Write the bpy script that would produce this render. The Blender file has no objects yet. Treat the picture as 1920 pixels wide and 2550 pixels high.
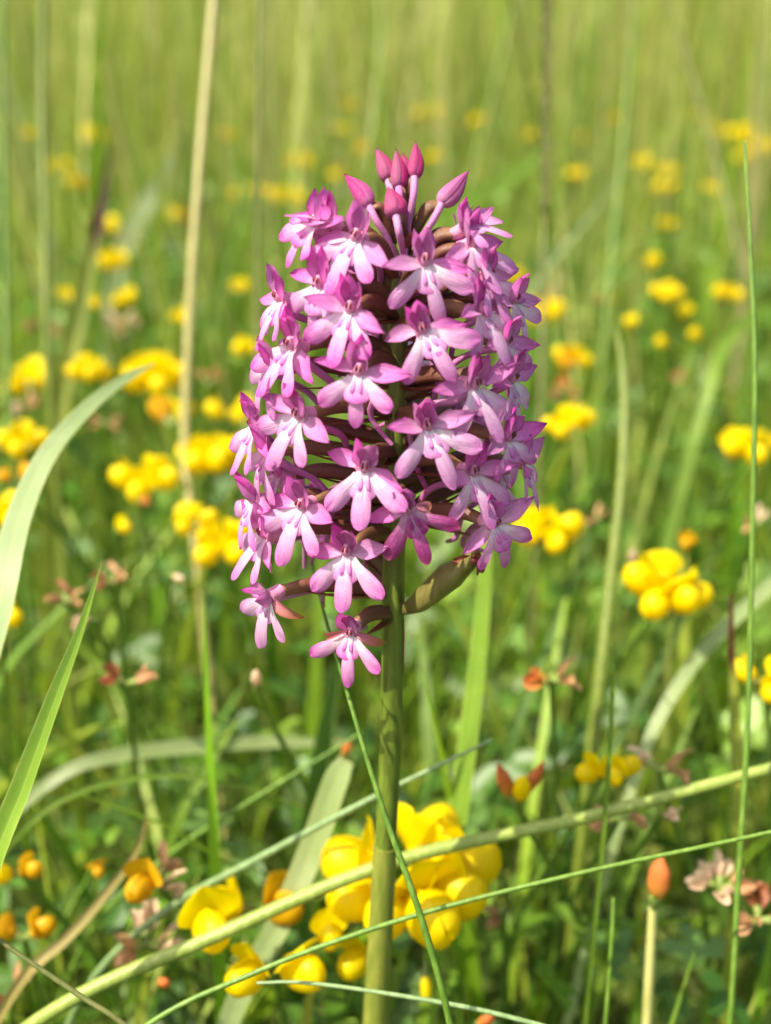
import bpy, math, random
import numpy as np
from mathutils import Vector, Matrix, Quaternion

random.seed(7)
rng = np.random.default_rng(11)
R = math.radians
SC = bpy.context.scene
COL = SC.collection

# ------------------------------------------------------------------ camera
FPX = 2800.0                      # focal length in photograph pixels (1920 x 2550)
PITCH = R(27.0)                   # looking down
CAM = Vector((0.0, 0.0, 0.27))    # a phone held low over the meadow
FWD = Vector((0, math.cos(PITCH), -math.sin(PITCH)))
UPV = Vector((0, math.sin(PITCH), math.cos(PITCH)))
RGT = Vector((1, 0, 0))
cam_data = bpy.data.cameras.new('camera')
cam = bpy.data.objects.new('camera', cam_data)
COL.objects.link(cam)
cam.location = CAM
cam.rotation_euler = (math.pi / 2 - PITCH, 0, 0)
cam_data.sensor_fit = 'VERTICAL'
cam_data.sensor_height = 36.0
cam_data.lens = FPX / 2550.0 * 36.0
cam_data.clip_start = 0.005
cam_data.clip_end = 2000.0
cam_data.dof.use_dof = True
cam_data.dof.focus_distance = 0.160
cam_data.dof.aperture_fstop = cam_data.lens / 3.6
SC.camera = cam

# ------------------------------------------------------------------ sky, sun, exposure
SUN_DIR = Vector((-0.48, -0.20, 0.85)).normalized()     # towards the sun
world = bpy.data.worlds.new('World')
SC.world = world
world.use_nodes = True
wn = world.node_tree
for n in list(wn.nodes):
    wn.nodes.remove(n)
w_out = wn.nodes.new('ShaderNodeOutputWorld')
w_bg = wn.nodes.new('ShaderNodeBackground')
w_sky = wn.nodes.new('ShaderNodeTexSky')
w_sky.sky_type = 'NISHITA'
w_sky.sun_disc = False
w_sky.sun_elevation = math.asin(SUN_DIR.z)
w_sky.sun_rotation = math.atan2(SUN_DIR.x, SUN_DIR.y)
w_sky.air_density = 1.0
w_sky.dust_density = 5.0
w_sky.ozone_density = 0.6
w_bg.inputs['Strength'].default_value = 0.13
wn.links.new(w_sky.outputs[0], w_bg.inputs['Color'])
wn.links.new(w_bg.outputs[0], w_out.inputs['Surface'])
sun_data = bpy.data.lights.new('sun', 'SUN')
sun_data.energy = 4.2
sun_data.angle = R(0.55)
sun_data.color = (1.0, 0.92, 0.76)
sun = bpy.data.objects.new('sun', sun_data)
COL.objects.link(sun)
sun.rotation_euler = SUN_DIR.to_track_quat('Z', 'Y').to_euler()
sun.location = (-2, -1.5, 3)
SC.view_settings.view_transform = 'Standard'
SC.view_settings.look = 'None'
SC.view_settings.gamma = 1.0
SC.view_settings.use_curve_mapping = False
SC.view_settings.exposure = 1.08
SC.render.engine = 'CYCLES'
SC.cycles.use_denoising = True
SC.cycles.max_bounces = 8
SC.cycles.diffuse_bounces = 4
SC.cycles.transmission_bounces = 6
SC.cycles.sample_clamp_indirect = 6.0


def P(px, py, d):
    """a point on the ray of photograph pixel (px, py) at depth d (metres along the view axis)"""
    return CAM + d * (FWD + RGT * ((px - 960.0) / FPX) + UPV * ((1275.0 - py) / FPX))


# ------------------------------------------------------------------ helpers
def lin(r, g, b):
    f = lambda c: (c / 12.92) if c <= 0.04045 else ((c + 0.055) / 1.055) ** 2.4
    return (f(r / 255.0), f(g / 255.0), f(b / 255.0), 1.0)


def mesh_np(name, verts, faces, mat=None, attrs=None, cols=None, smooth=True):
    """faces: (n, k) int array; attrs {name: per-vertex floats}; cols {name: per-vertex rgba}"""
    verts = np.asarray(verts, np.float32)
    faces = np.asarray(faces, np.int32)
    me = bpy.data.meshes.new(name)
    nf, k = faces.shape
    me.vertices.add(len(verts))
    me.vertices.foreach_set('co', verts.ravel())
    me.loops.add(nf * k)
    me.loops.foreach_set('vertex_index', faces.ravel())
    me.polygons.add(nf)
    me.polygons.foreach_set('loop_start', np.arange(0, nf * k, k, dtype=np.int32))
    me.polygons.foreach_set('use_smooth', np.full(nf, smooth, dtype=bool))
    me.update(calc_edges=True)
    for an, v in (attrs or {}).items():
        a = me.attributes.new(an, 'FLOAT', 'POINT')
        a.data.foreach_set('value', np.asarray(v, np.float32).ravel())
    for an, v in (cols or {}).items():
        a = me.attributes.new(an, 'FLOAT_COLOR', 'POINT')
        a.data.foreach_set('color', np.asarray(v, np.float32).ravel())
    if mat is not None:
        me.materials.append(mat)
    return me


def obj(name, me, parent=None, mat4=None):
    o = bpy.data.objects.new(name, me)
    COL.objects.link(o)
    if parent is not None:
        o.parent = parent
    if mat4 is not None:
        o.matrix_local = mat4
    return o


def tag(o, label, cat, group=None):
    o['label'] = label
    o['category'] = cat
    if group:
        o['group'] = group
    return o


class MB:
    """collects quad patches with per-vertex floats pu (along) and pv (across)"""
    def __init__(s):
        s.v, s.f, s.u, s.w, s.n = [], [], [], [], 0

    def add(s, v, f, u, w):
        v = np.asarray(v, float)
        s.v.append(v); s.f.append(np.asarray(f, int) + s.n); s.u.append(np.asarray(u, float)); s.w.append(np.asarray(w, float))
        s.n += len(v)
        return s

    def mesh(s, name, mat, scale=1.0):
        return mesh_np(name, np.concatenate(s.v) * scale, np.concatenate(s.f), mat,
                       attrs={'pu': np.concatenate(s.u), 'pv': np.concatenate(s.w)})


def grid_faces(nu, nv, wrap=False):
    f = []
    for i in range(nu - 1):
        for j in range(nv if wrap else nv - 1):
            k = (j + 1) % nv
            f.append((i * nv + j, i * nv + k, (i + 1) * nv + k, (i + 1) * nv + j))
    return f


def sm(x, a, b):
    t = np.clip((x - a) / (b - a), 0, 1)
    return t * t * (3 - 2 * t)


def petal(mb, base, axis, normal, L, W, kind, bend0=0.0, bend1=0.0, cup=0.0, twist=0.0, ruffle=0.0, nu=11, nv=7, seed=0, basew=0.4):
    """a curved sheet: starts at base, runs along axis, bends towards normal (degrees), cup > 0 lifts its edges"""
    rg = np.random.default_rng(seed)
    A = Vector(axis).normalized()
    N = Vector(normal); N = (N - A * N.dot(A)).normalized()
    S = A.cross(N)
    t = np.linspace(0, 1, nu)
    u = 1 - (1 - t) ** 1.35
    phi = np.radians(bend0 + bend1 * u)
    du = np.diff(u, prepend=0)
    a = np.cumsum(np.cos(phi) * du) * L
    c = np.cumsum(np.sin(phi) * du) * L
    if kind == 'lanc':
        w = (basew + (1 - basew) * sm(u, 0, .45)) * np.clip(1 - u ** 2.4, 0, 1) ** 1.0
    elif kind == 'lobe':
        w = (basew + (1 - basew) * sm(u, 0.05, .62)) * np.sqrt(np.clip(1 - np.clip((u - .72) / .281, 0, 1) ** 2, 0, 1))
    elif kind == 'round':
        w = (basew + (1 - basew) * sm(u, 0.0, .55)) * np.sqrt(np.clip(1 - np.clip((u - .5) / .505, 0, 1) ** 2.2, 0, 1))
    else:
        w = (basew + (1 - basew) * sm(u, 0, .2)) * (1 - u) ** 0.7
    w = np.maximum(w, 0.012) * W / 2
    verts, uu, vv = [], [], []
    ph = rg.uniform(0, 6.28, 4)
    for i in range(nu):
        tw = math.radians(twist) * u[i]
        nrm = np.array([0, -math.sin(phi[i]), math.cos(phi[i])])
        for j in range(nv):
            v = -1 + 2 * j / (nv - 1)
            b = v * w[i]
            h = cup * (v * v) * w[i] + ruffle * (math.sin(ph[0] + 5 * u[i] + 2.2 * v) * abs(v) * .6 + .4 * math.sin(ph[1] + 9 * u[i] + v * 4)) * u[i]
            # the roll of the sheet about its own line
            bb = b * math.cos(tw) - h * math.sin(tw)
            hh = b * math.sin(tw) + h * math.cos(tw)
            al = a[i] - hh * math.sin(phi[i])
            cc = c[i] + hh * math.cos(phi[i])
            p = Vector(base) + A * al + S * bb + N * cc
            verts.append(p[:]); uu.append(u[i]); vv.append(abs(v))
    mb.add(verts, grid_faces(nu, nv), uu, vv)


def catmull(pts, n):
    pts = [Vector(p) for p in pts]
    if len(pts) == 2:
        return [pts[0].lerp(pts[1], i / (n - 1)) for i in range(n)]
    ext = [pts[0] * 2 - pts[1]] + pts + [pts[-1] * 2 - pts[-2]]
    m = len(pts) - 1
    kn = [0.0]
    for a, b in zip(ext[:-1], ext[1:]):
        kn.append(kn[-1] + max((b - a).length, 1e-6) ** .5)
    out = []
    for k in range(n):
        s = k / (n - 1) * m
        i = min(int(s), m - 1); f = s - i
        p, t = ext[i:i + 4], kn[i:i + 4]
        x = t[1] + f * (t[2] - t[1])
        L = lambda u, v, a, b: (u * (b - x) + v * (x - a)) / (b - a)
        a1 = L(p[0], p[1], t[0], t[1]); a2 = L(p[1], p[2], t[1], t[2]); a3 = L(p[2], p[3], t[2], t[3])
        out.append(L(L(a1, a2, t[0], t[2]), L(a2, a3, t[1], t[3]), t[1], t[2]))
    return out


def interp(vals, n):
    return np.interp(np.linspace(0, 1, n), np.linspace(0, 1, len(vals)), vals)


def tube(mb, pts, radii, n=16, sides=8, ridges=0, ridge=0.0, twist=0.0, flat=1.0):
    c = catmull(pts, n)
    r = interp(radii, n)
    ref = None
    verts, uu, vv = [], [], []
    for i in range(n):
        T = (c[min(i + 1, n - 1)] - c[max(i - 1, 0)]).normalized()
        if ref is None:
            ref = T.orthogonal().normalized()
        ref = (ref - T * ref.dot(T)).normalized()
        B = T.cross(ref)
        for j in range(sides):
            a = 2 * math.pi * j / sides
            rr = r[i] * (1 + (ridge * math.cos(ridges * a + twist * i / n) if ridges else 0))
            verts.append((c[i] + (ref * math.cos(a) + B * (math.sin(a) * flat)) * rr)[:])
            uu.append(i / (n - 1)); vv.append(j / sides)
    f = grid_faces(n, sides, True)
    mb.add(verts, f, uu, vv)
    for e, i in ((0, 0), (1, n - 1)):                       # close both ends
        k = len(mb.v[-1]) if e == 0 else None
        cv = [c[i][:]] + verts[i * sides:(i + 1) * sides]
        ff = [(0, 1 + j, 1 + (j + 1) % sides, 0) for j in range(sides)]
        ff = [(0, 1 + j, 1 + (j + 1) % sides, 1 + (j + 2) % sides) for j in range(0, sides, 2)]
        mb.add(cv, ff, [i / (n - 1)] * (sides + 1), [0.5] * (sides + 1))


# ------------------------------------------------------------------ materials
class NT:
    def __init__(s, name):
        s.m = bpy.data.materials.new(name); s.m.use_nodes = True
        s.t = s.m.node_tree
        for n in list(s.t.nodes):
            s.t.nodes.remove(n)
        s.out = s.n('ShaderNodeOutputMaterial')

    def n(s, typ, **kw):
        nd = s.t.nodes.new(typ)
        for k, v in kw.items():
            if k.startswith('_'):
                setattr(nd, k[1:], v)
            else:
                nd.inputs[k.replace('__', ' ')].default_value = v
        return nd

    def l(s, a, b):
        s.t.links.new(a, b)

    def attr(s, name):
        a = s.n('ShaderNodeAttribute'); a.attribute_name = name
        return a

    def ramp(s, fac, stops, interp='LINEAR'):
        r = s.n('ShaderNodeValToRGB'); r.color_ramp.interpolation = interp
        e = r.color_ramp.elements
        while len(e) < len(stops):
            e.new(0.5)
        for k, (p, c) in enumerate(stops):
            e[k].position = p; e[k].color = c if len(c) == 4 else (*c, 1)
        s.l(fac, r.inputs[0])
        return r.outputs[0]

    def mix(s, fac, a, b, mode='MIX'):
        m = s.n('ShaderNodeMix'); m.data_type = 'RGBA'; m.blend_type = mode
        for sock, v in ((m.inputs[0], fac), (m.inputs[6], a), (m.inputs[7], b)):
            if hasattr(v, 'links') or hasattr(v, 'is_linked'):
                s.l(v, sock)
            else:
                sock.default_value = v
        return m.outputs[2]

    def math(s, op, a, b=0.0, clamp=False):
        m = s.n('ShaderNodeMath'); m.operation = op; m.use_clamp = clamp
        for sock, v in ((m.inputs[0], a), (m.inputs[1], b)):
            if hasattr(v, 'is_linked'):
                s.l(v, sock)
            else:
                sock.default_value = v
        return m.outputs[0]

    def noise(s, scale, detail=3, rough=0.55, coord='Object', stretch=None):
        tc = s.n('ShaderNodeTexCoord'); src = tc.outputs[coord]
        if stretch:
            mp = s.n('ShaderNodeMapping'); mp.inputs['Scale'].default_value = stretch
            s.l(src, mp.inputs[0]); src = mp.outputs[0]
        nz = s.n('ShaderNodeTexNoise', Scale=scale, Detail=detail, Roughness=rough)
        s.l(src, nz.inputs['Vector'])
        return nz.outputs[0]

    def leafy(s, color, rough=0.5, spec=0.3, trans=0.35, tcol=None, bump=None, bump_d=0.0003, sheen=0.0):
        p = s.n('ShaderNodeBsdfPrincipled', Roughness=rough)
        p.inputs['Specular IOR Level'].default_value = spec
        p.inputs['Sheen Weight'].default_value = sheen
        s.l(color, p.inputs['Base Color'])
        if bump is not None:
            b = s.n('ShaderNodeBump', Strength=0.6, Distance=bump_d)
            s.l(bump, b.inputs['Height']); s.l(b.outputs[0], p.inputs['Normal'])
        if trans <= 0:
            s.l(p.outputs[0], s.out.inputs['Surface'])
            return s.m
        tr = s.n('ShaderNodeBsdfTranslucent')
        s.l(tcol if tcol is not None else color, tr.inputs['Color'])
        mx = s.n('ShaderNodeMixShader'); mx.inputs[0].default_value = trans
        s.l(p.outputs[0], mx.inputs[1]); s.l(tr.outputs[0], mx.inputs[2])
        s.l(mx.outputs[0], s.out.inputs['Surface'])
        return s.m


def petal_mat(name, base, mid, tip, edge, stops=(0.0, .32, .8), trans=.48, edge_amt=.9):
    t = NT(name)
    u = t.attr('pu').outputs['Fac']; v = t.attr('pv').outputs['Fac']
    nz = t.noise(900, 4)
    uu = t.math('ADD', u, t.math('MULTIPLY', t.math('SUBTRACT', nz, .5), .35))
    c = t.ramp(uu, [(stops[0], base), (stops[1], mid), (stops[2], tip)])
    rnd = t.n('ShaderNodeObjectInfo').outputs['Random']
    # veins run along the petal: narrow streaks across it
    vn = t.n('ShaderNodeTexNoise', Scale=1.0, Detail=2)
    cmb = t.n('ShaderNodeCombineXYZ')
    t.l(t.math('MULTIPLY', v, 9.0), cmb.inputs[0]); t.l(t.math('MULTIPLY', u, 1.6), cmb.inputs[1]); t.l(t.math('MULTIPLY', rnd, 40), cmb.inputs[2])
    t.l(cmb.outputs[0], vn.inputs['Vector'])
    vein = t.math('MULTIPLY', t.math('SUBTRACT', vn.outputs[0], .48, True), 2.2, True)
    c = t.mix(t.math('MULTIPLY', vein, .6), c, edge)
    c = t.mix(t.math('MULTIPLY', t.math('SUBTRACT', t.noise(2600, 2), .5, True), .5, True), c, base)
    ed = t.math('MAXIMUM', t.math('POWER', v, 7.0), t.math('POWER', u, 10.0))
    ed = t.math('MULTIPLY', ed, t.math('ADD', .55, t.math('MULTIPLY', nz, .9)))
    c = t.mix(t.math('MULTIPLY', ed, edge_amt, True), c, edge)
    # a few brown fading spots near the rims of older petals
    sp = t.math('MULTIPLY', t.math('GREATER_THAN', t.math('MULTIPLY', ed, t.noise(420, 2)), .50), .55)
    c = t.mix(sp, c, lin(165, 92, 66))
    hs = t.n('ShaderNodeHueSaturation')
    t.l(t.math('ADD', t.math('MULTIPLY', rnd, .016), .492), hs.inputs['Hue'])
    t.l(t.math('ADD', t.math('MULTIPLY', rnd, .30), .82), hs.inputs['Saturation'])
    t.l(t.math('ADD', t.math('MULTIPLY', rnd, .14), .92), hs.inputs['Value'])
    t.l(c, hs.inputs['Color'])
    col = hs.outputs[0]
    vor = t.n('ShaderNodeTexVoronoi', Scale=5200.0)
    tc = t.n('ShaderNodeTexCoord'); t.l(tc.outputs['Object'], vor.inputs['Vector'])
    return t.leafy(col, rough=.42, spec=.38, trans=trans, bump=t.math('ADD', vor.outputs['Distance'], t.math('MULTIPLY', vn.outputs[0], 1.6)), bump_d=.00012, sheen=.15)


M = {}
M['sepal'] = petal_mat('petal_pink', lin(240, 198, 230), lin(222, 136, 204), lin(210, 104, 188), lin(164, 44, 130))
M['hood'] = petal_mat('petal_hood_pink', lin(222, 142, 202), lin(220, 128, 198), lin(206, 94, 182), lin(164, 40, 128))
M['lip'] = petal_mat('petal_lip', lin(250, 240, 247), lin(236, 186, 226), lin(214, 120, 198), lin(182, 66, 156), stops=(.14, .42, .9), edge_amt=.6)
M['lip_old'] = petal_mat('petal_lip_old', lin(222, 176, 208), lin(190, 100, 166), lin(160, 50, 130), lin(136, 60, 80), stops=(.05, .35, .8))
M['bud'] = petal_mat('bud_pink', lin(190, 84, 146), lin(192, 58, 128), lin(184, 44, 116), lin(138, 22, 84), edge_amt=.5)
M['bud_open'] = petal_mat('bud_pale_pink', lin(220, 150, 194), lin(204, 100, 168), lin(190, 66, 146), lin(144, 32, 104), edge_amt=.5)
M['spur'] = petal_mat('spur_pink', lin(206, 134, 186), lin(190, 108, 168), lin(190, 106, 166), lin(168, 80, 138), trans=.25, edge_amt=.1)
M['curl'] = petal_mat('petal_withered', lin(206, 130, 170), lin(196, 120, 130), lin(176, 116, 72), lin(140, 80, 44))


def ovary_mat():
    t = NT('ovary_brown')
    u = t.attr('pu').outputs['Fac']; v = t.attr('pv').outputs['Fac']
    rnd = t.n('ShaderNodeObjectInfo').outputs['Random']
    nz = t.noise(700, 4)
    c = t.ramp(t.math('ADD', u, t.math('MULTIPLY', t.math('SUBTRACT', nz, .5), .5)),
               [(.0, lin(88, 78, 42)), (.35, lin(92, 48, 42)), (.75, lin(104, 56, 48)), (1.0, lin(134, 98, 66))])
    st = t.n('ShaderNodeTexWave', Scale=3.0, Distortion=1.0)
    cmb = t.n('ShaderNodeCombineXYZ'); t.l(t.math('ADD', v, t.math('MULTIPLY', u, .3)), cmb.inputs[0])
    t.l(cmb.outputs[0], st.inputs['Vector'])
    c = t.mix(t.math('MULTIPLY', st.outputs['Fac'], .35), c, lin(84, 58, 38))
    c = t.mix(t.math('MULTIPLY', rnd, .38), c, lin(92, 84, 46))
    return t.leafy(c, rough=.52, spec=.3, trans=0, bump=t.noise(1800, 2), bump_d=.00015)


def stem_mat(name, c1, c2, c3, rough=.45, trans=0.0, stretch=(300, 300, 18), scale=3.0):
    t = NT(name)
    nz = t.noise(scale, 4, stretch=stretch)
    c = t.ramp(nz, [(.3, c1), (.52, c2), (.75, c3)])
    u = t.attr('pu').outputs['Fac']
    rnd = t.n('ShaderNodeObjectInfo').outputs['Random']
    c = t.mix(t.math('MULTIPLY', rnd, .25), c, c3)
    n2 = t.noise(120, 3)
    c = t.mix(t.math('MULTIPLY', t.math('SUBTRACT', n2, .45, True), .8, True), c, c1)
    return t.leafy(c, rough=rough, spec=.4, trans=trans, bump=nz, bump_d=.0001)


M['ovary'] = ovary_mat()
M['bract'] = stem_mat('bract_purple', lin(98, 44, 44), lin(126, 62, 56), lin(140, 96, 62), trans=.2)
M['orchid_stem'] = stem_mat('orchid_stem_green', lin(70, 76, 24), lin(88, 106, 32), lin(116, 130, 48))
M['sheath'] = stem_mat('sheath_leaf', lin(88, 106, 32), lin(116, 128, 46), lin(150, 150, 68), trans=.2)
M['capsule'] = stem_mat('capsule_olive', lin(84, 70, 38), lin(104, 100, 48), lin(128, 124, 66))
M['column'] = stem_mat('column_pink', lin(196, 110, 150), lin(214, 140, 178), lin(224, 170, 196), trans=.2)
M['pollinia'] = stem_mat('pollinia_dark', lin(60, 16, 22), lin(120, 40, 52), lin(150, 60, 70))


def leaf_mat(name, c1, c2, c3, dry=None, trans=.38, rough=.42, dry_from=.9):
    """a grass blade: fine lengthwise veins, paler midrib and rim, dry tip"""
    t = NT(name)
    u = t.attr('pu').outputs['Fac']; v = t.attr('pv').outputs['Fac']
    wv = t.math('MULTIPLY', t.math('ADD', t.math('SINE', t.math('MULTIPLY', v, 46.0)), 1.0), .5)
    nz = t.noise(60, 3)
    c = t.ramp(nz, [(.3, c1), (.55, c2), (.8, c3)])
    c = t.mix(t.math('MULTIPLY', wv, .28), c, c3)
    rim = t.math('MAXIMUM', t.math('POWER', v, 12.0), t.math('MULTIPLY', t.math('LESS_THAN', v, .06), .5))
    c = t.mix(t.math('MULTIPLY', rim, .5), c, lin(200, 206, 120))
    if dry is not None:
        uu = t.math('ADD', u, t.math('MULTIPLY', t.math('SUBTRACT', nz, .5), .1))
        m = t.math('MULTIPLY', t.math('SUBTRACT', uu, dry_from, True), 12.0, True)
        c = t.mix(m, c, dry)
    return t.leafy(c, rough=rough, spec=.45, trans=trans, bump=wv, bump_d=.0001)


M['blade_green'] = leaf_mat('blade_green', lin(92, 128, 26), lin(112, 148, 38), lin(146, 172, 66), dry=lin(150, 130, 60), dry_from=.95)
M['blade_deep'] = leaf_mat('blade_deep_green', lin(58, 98, 26), lin(78, 116, 36), lin(104, 140, 56))
M['blade_pale'] = leaf_mat('blade_pale', lin(136, 160, 92), lin(156, 176, 112), lin(184, 196, 144), dry=lin(196, 140, 70), dry_from=.97, rough=.35)
M['blade_white'] = leaf_mat('blade_whitish', lin(126, 150, 92), lin(144, 164, 110), lin(172, 186, 142), rough=.32)
M['blade_olive'] = leaf_mat('blade_olive', lin(118, 136, 36), lin(142, 154, 48), lin(166, 168, 76), dry=lin(84, 44, 22), dry_from=.72)
M['blade_dry'] = leaf_mat('blade_dry', lin(146, 134, 70), lin(170, 152, 88), lin(190, 172, 112), trans=.25)
M['stalk_straw'] = stem_mat('stalk_straw', lin(128, 122, 66), lin(148, 142, 82), lin(168, 160, 104))
M['stalk_green'] = stem_mat('stalk_green', lin(66, 96, 26), lin(86, 118, 36), lin(118, 142, 60))
M['stalk_rush'] = stem_mat('stalk_rush', lin(100, 120, 36), lin(122, 140, 54), lin(154, 166, 88))
M['stalk_olive'] = stem_mat('stalk_olive', lin(76, 94, 24), lin(98, 112, 36), lin(120, 130, 54))
M['stalk_grey'] = stem_mat('stalk_grey_green', lin(88, 114, 62), lin(108, 132, 80), lin(136, 156, 110))
M['stalk_dark'] = stem_mat('stalk_dark', lin(70, 86, 36), lin(96, 106, 52), lin(122, 100, 64))
M['stalk_pale'] = stem_mat('stalk_pale', lin(160, 160, 84), lin(186, 184, 108), lin(196, 186, 130))


def tref_mat(name, c1, c2, deep, trans=.42, deep_amt=.35):
    t = NT(name)
    u = t.attr('pu').outputs['Fac']
    nz = t.noise(350, 3)
    rnd = t.n('ShaderNodeObjectInfo').outputs['Random']
    c = t.mix(nz, c1, c2)
    c = t.mix(t.math('MULTIPLY', rnd, .35), c, c2)
    dm = t.math('MULTIPLY', t.math('POWER', t.math('SUBTRACT', 1.0, u, True), 3.0), deep_amt)
    c = t.mix(dm, c, deep)
    return t.leafy(c, rough=.42, spec=.3, trans=trans, bump=t.noise(900, 2), bump_d=.0001)


M['tref'] = tref_mat('trefoil_yellow', lin(240, 222, 2), lin(238, 214, 2), lin(228, 178, 6), trans=.5)
M['tref_orange'] = tref_mat('trefoil_orange', lin(218, 178, 14), lin(212, 158, 18), lin(196, 112, 22))
M['tref_red'] = tref_mat('trefoil_red', lin(208, 108, 66), lin(216, 140, 72), lin(224, 192, 60), deep_amt=.9)
M['tref_dry'] = tref_mat('trefoil_withered', lin(204, 176, 128), lin(190, 134, 92), lin(190, 120, 90))
M['tref_cream'] = tref_mat('trefoil_cream', lin(226, 208, 178), lin(214, 178, 142), lin(196, 130, 100))
M['tref_brown'] = tref_mat('trefoil_brown', lin(170, 110, 70), lin(150, 86, 58), lin(128, 66, 48))
M['calyx'] = stem_mat('calyx_green', lin(96, 122, 46), lin(126, 148, 68), lin(168, 160, 96), trans=.2)


def mass_mat(name, trans=.4, rough=.48):
    t = NT(name)
    c = t.attr('col').outputs['Color']
    nz = t.noise(90, 2)
    hs = t.n('ShaderNodeHueSaturation'); t.l(c, hs.inputs['Color'])
    t.l(t.math('ADD', t.math('MULTIPLY', nz, .5), .75), hs.inputs['Value'])
    return t.leafy(hs.outputs[0], rough=rough, spec=.4, trans=trans)


M['grass'] = mass_mat('meadow_grass')
M['leaves'] = mass_mat('meadow_leaves', trans=.3, rough=.42)


def ground_mat():
    t = NT('meadow_soil')
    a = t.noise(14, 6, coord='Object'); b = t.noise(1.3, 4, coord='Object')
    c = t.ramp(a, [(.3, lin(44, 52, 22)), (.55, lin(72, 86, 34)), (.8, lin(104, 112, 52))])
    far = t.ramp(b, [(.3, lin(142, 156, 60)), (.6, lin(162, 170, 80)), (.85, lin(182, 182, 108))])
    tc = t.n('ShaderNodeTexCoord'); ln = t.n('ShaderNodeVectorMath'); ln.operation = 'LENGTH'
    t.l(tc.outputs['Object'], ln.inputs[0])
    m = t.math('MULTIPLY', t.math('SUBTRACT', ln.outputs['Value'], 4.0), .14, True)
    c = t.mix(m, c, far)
    return t.leafy(c, rough=.9, spec=.1, trans=0, bump=a, bump_d=.01)


# ------------------------------------------------------------------ the ground
gn = 80
edge = np.concatenate([-np.geomspace(900, 1.0, gn // 2), np.geomspace(1.0, 900, gn // 2)])
gx, gy = np.meshgrid(edge, edge)
gz = np.where(np.hypot(gx, gy) > 30, np.sin(gx * .013) * .35 + np.cos(gy * .017) * .35, 0.0)
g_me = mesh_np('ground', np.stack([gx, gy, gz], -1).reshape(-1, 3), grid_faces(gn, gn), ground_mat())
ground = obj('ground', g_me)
ground['kind'] = 'structure'
ground['label'] = 'meadow soil under the grass'

# ------------------------------------------------------------------ the meadow masses
GREENS = np.array([lin(98, 134, 22), lin(120, 154, 32), lin(82, 120, 22), lin(138, 160, 46), lin(152, 166, 54), lin(108, 142, 46), lin(160, 172, 84)])[:, :3]
FAR = np.array([lin(136, 158, 46), lin(154, 170, 60), lin(122, 150, 40), lin(170, 174, 84), lin(150, 164, 64), lin(184, 178, 110), lin(166, 180, 100)])[:, :3]
STRAW = np.array([lin(192, 182, 124), lin(176, 168, 104), lin(166, 134, 98), lin(204, 194, 146)])[:, :3]


def in_view(pts, dmax, margin=60):
    """which of pts (n, k, 3) come between the lens and dmax inside the frame"""
    q = pts - np.array(CAM)
    d = q @ np.array(FWD)
    dd = np.maximum(d, 1e-4)
    px = 960 + (q @ np.array(RGT)) / dd * FPX
    py = 1275 - (q @ np.array(UPV)) / dd * FPX
    inside = (d > 0) & (d < dmax) & (px > -margin) & (px < 1920 + margin) & (py > -margin) & (py < 2550 + margin)
    close = np.linalg.norm(q, axis=-1) < .09
    return (inside | close).any(1)


def blade_points(x, y, h, lean, az, bend, segs):
    t = np.linspace(0, 1, segs + 1)
    a = lean[:, None] + bend[:, None] * t[None] ** 1.6
    ds = h[:, None] / segs
    rad = np.cumsum(np.concatenate([np.zeros((len(x), 1)), np.sin((a[:, 1:] + a[:, :-1]) / 2) * ds], 1), 1)
    zz = np.cumsum(np.concatenate([np.zeros((len(x), 1)), np.cos((a[:, 1:] + a[:, :-1]) / 2) * ds], 1), 1)
    return np.stack([x[:, None] + rad * np.cos(az)[:, None], y[:, None] + rad * np.sin(az)[:, None], zz - .003], -1)


def make_blades(x, y, h, w, col, lean=None, bend=None, segs=5, dmax=.21, straight=False):
    n = len(x)
    lean = np.abs(rng.normal(0, .16, n)) if lean is None else lean
    bend = np.abs(rng.normal(0, .55, n)) if bend is None else bend
    az = rng.uniform(0, 2 * np.pi, n)
    c = blade_points(x, y, h, lean, az, bend, segs)
    keep = ~in_view(c, dmax)
    c, w, col, az = c[keep], w[keep], col[keep], az[keep]
    n = len(c)
    yaw = az + np.pi / 2 + rng.normal(0, .7, n)
    t = np.linspace(0, 1, segs + 1)
    prof = np.maximum((.55 + .45 * np.minimum(t / .3, 1)) * (1 - t ** 2.4), .04)
    side = np.stack([np.cos(yaw), np.sin(yaw), rng.normal(0, .15, n)], -1)
    off = side[:, None] * (w[:, None] * prof[None])[..., None] / 2
    v = np.stack([c - off, c + off], 2)                         # n, segs+1, 2, 3
    idx = np.arange(n * (segs + 1) * 2).reshape(n, segs + 1, 2)
    f = np.stack([idx[:, :-1, 0], idx[:, :-1, 1], idx[:, 1:, 1], idx[:, 1:, 0]], -1).reshape(-1, 4)
    cc = np.repeat(np.concatenate([col, np.ones((n, 1))], 1)[:, None], (segs + 1) * 2, 1)
    return v.reshape(-1, 3), f, cc.reshape(-1, 4)


def join(parts):
    V, F, C, o = [], [], [], 0
    for v, f, c in parts:
        V.append(v); F.append(f + o); C.append(c); o += len(v)
    return np.concatenate(V), np.concatenate(F), np.concatenate(C)


def field(n, y0, y1, power=1.0, spread=.62, x0=.35):
    y = y0 + (y1 - y0) * rng.uniform(0, 1, n) ** power
    x = rng.uniform(-1, 1, n) * (x0 + spread * np.maximum(y, 0))
    return x, y


def colors(pal, n, jit=.14):
    c = pal[rng.integers(0, len(pal), n)] * rng.normal(1, jit, (n, 1))
    return np.clip(c * rng.normal(1, .05, (n, 3)), .004, .9)


parts = []
# short dense turf round the orchid and out to a metre
n = 16000; x, y = field(n, -.35, 1.1, .9)
parts.append(make_blades(x, y, rng.uniform(.03, .115, n), rng.uniform(.0010, .0026, n), colors(GREENS, n)))
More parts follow.
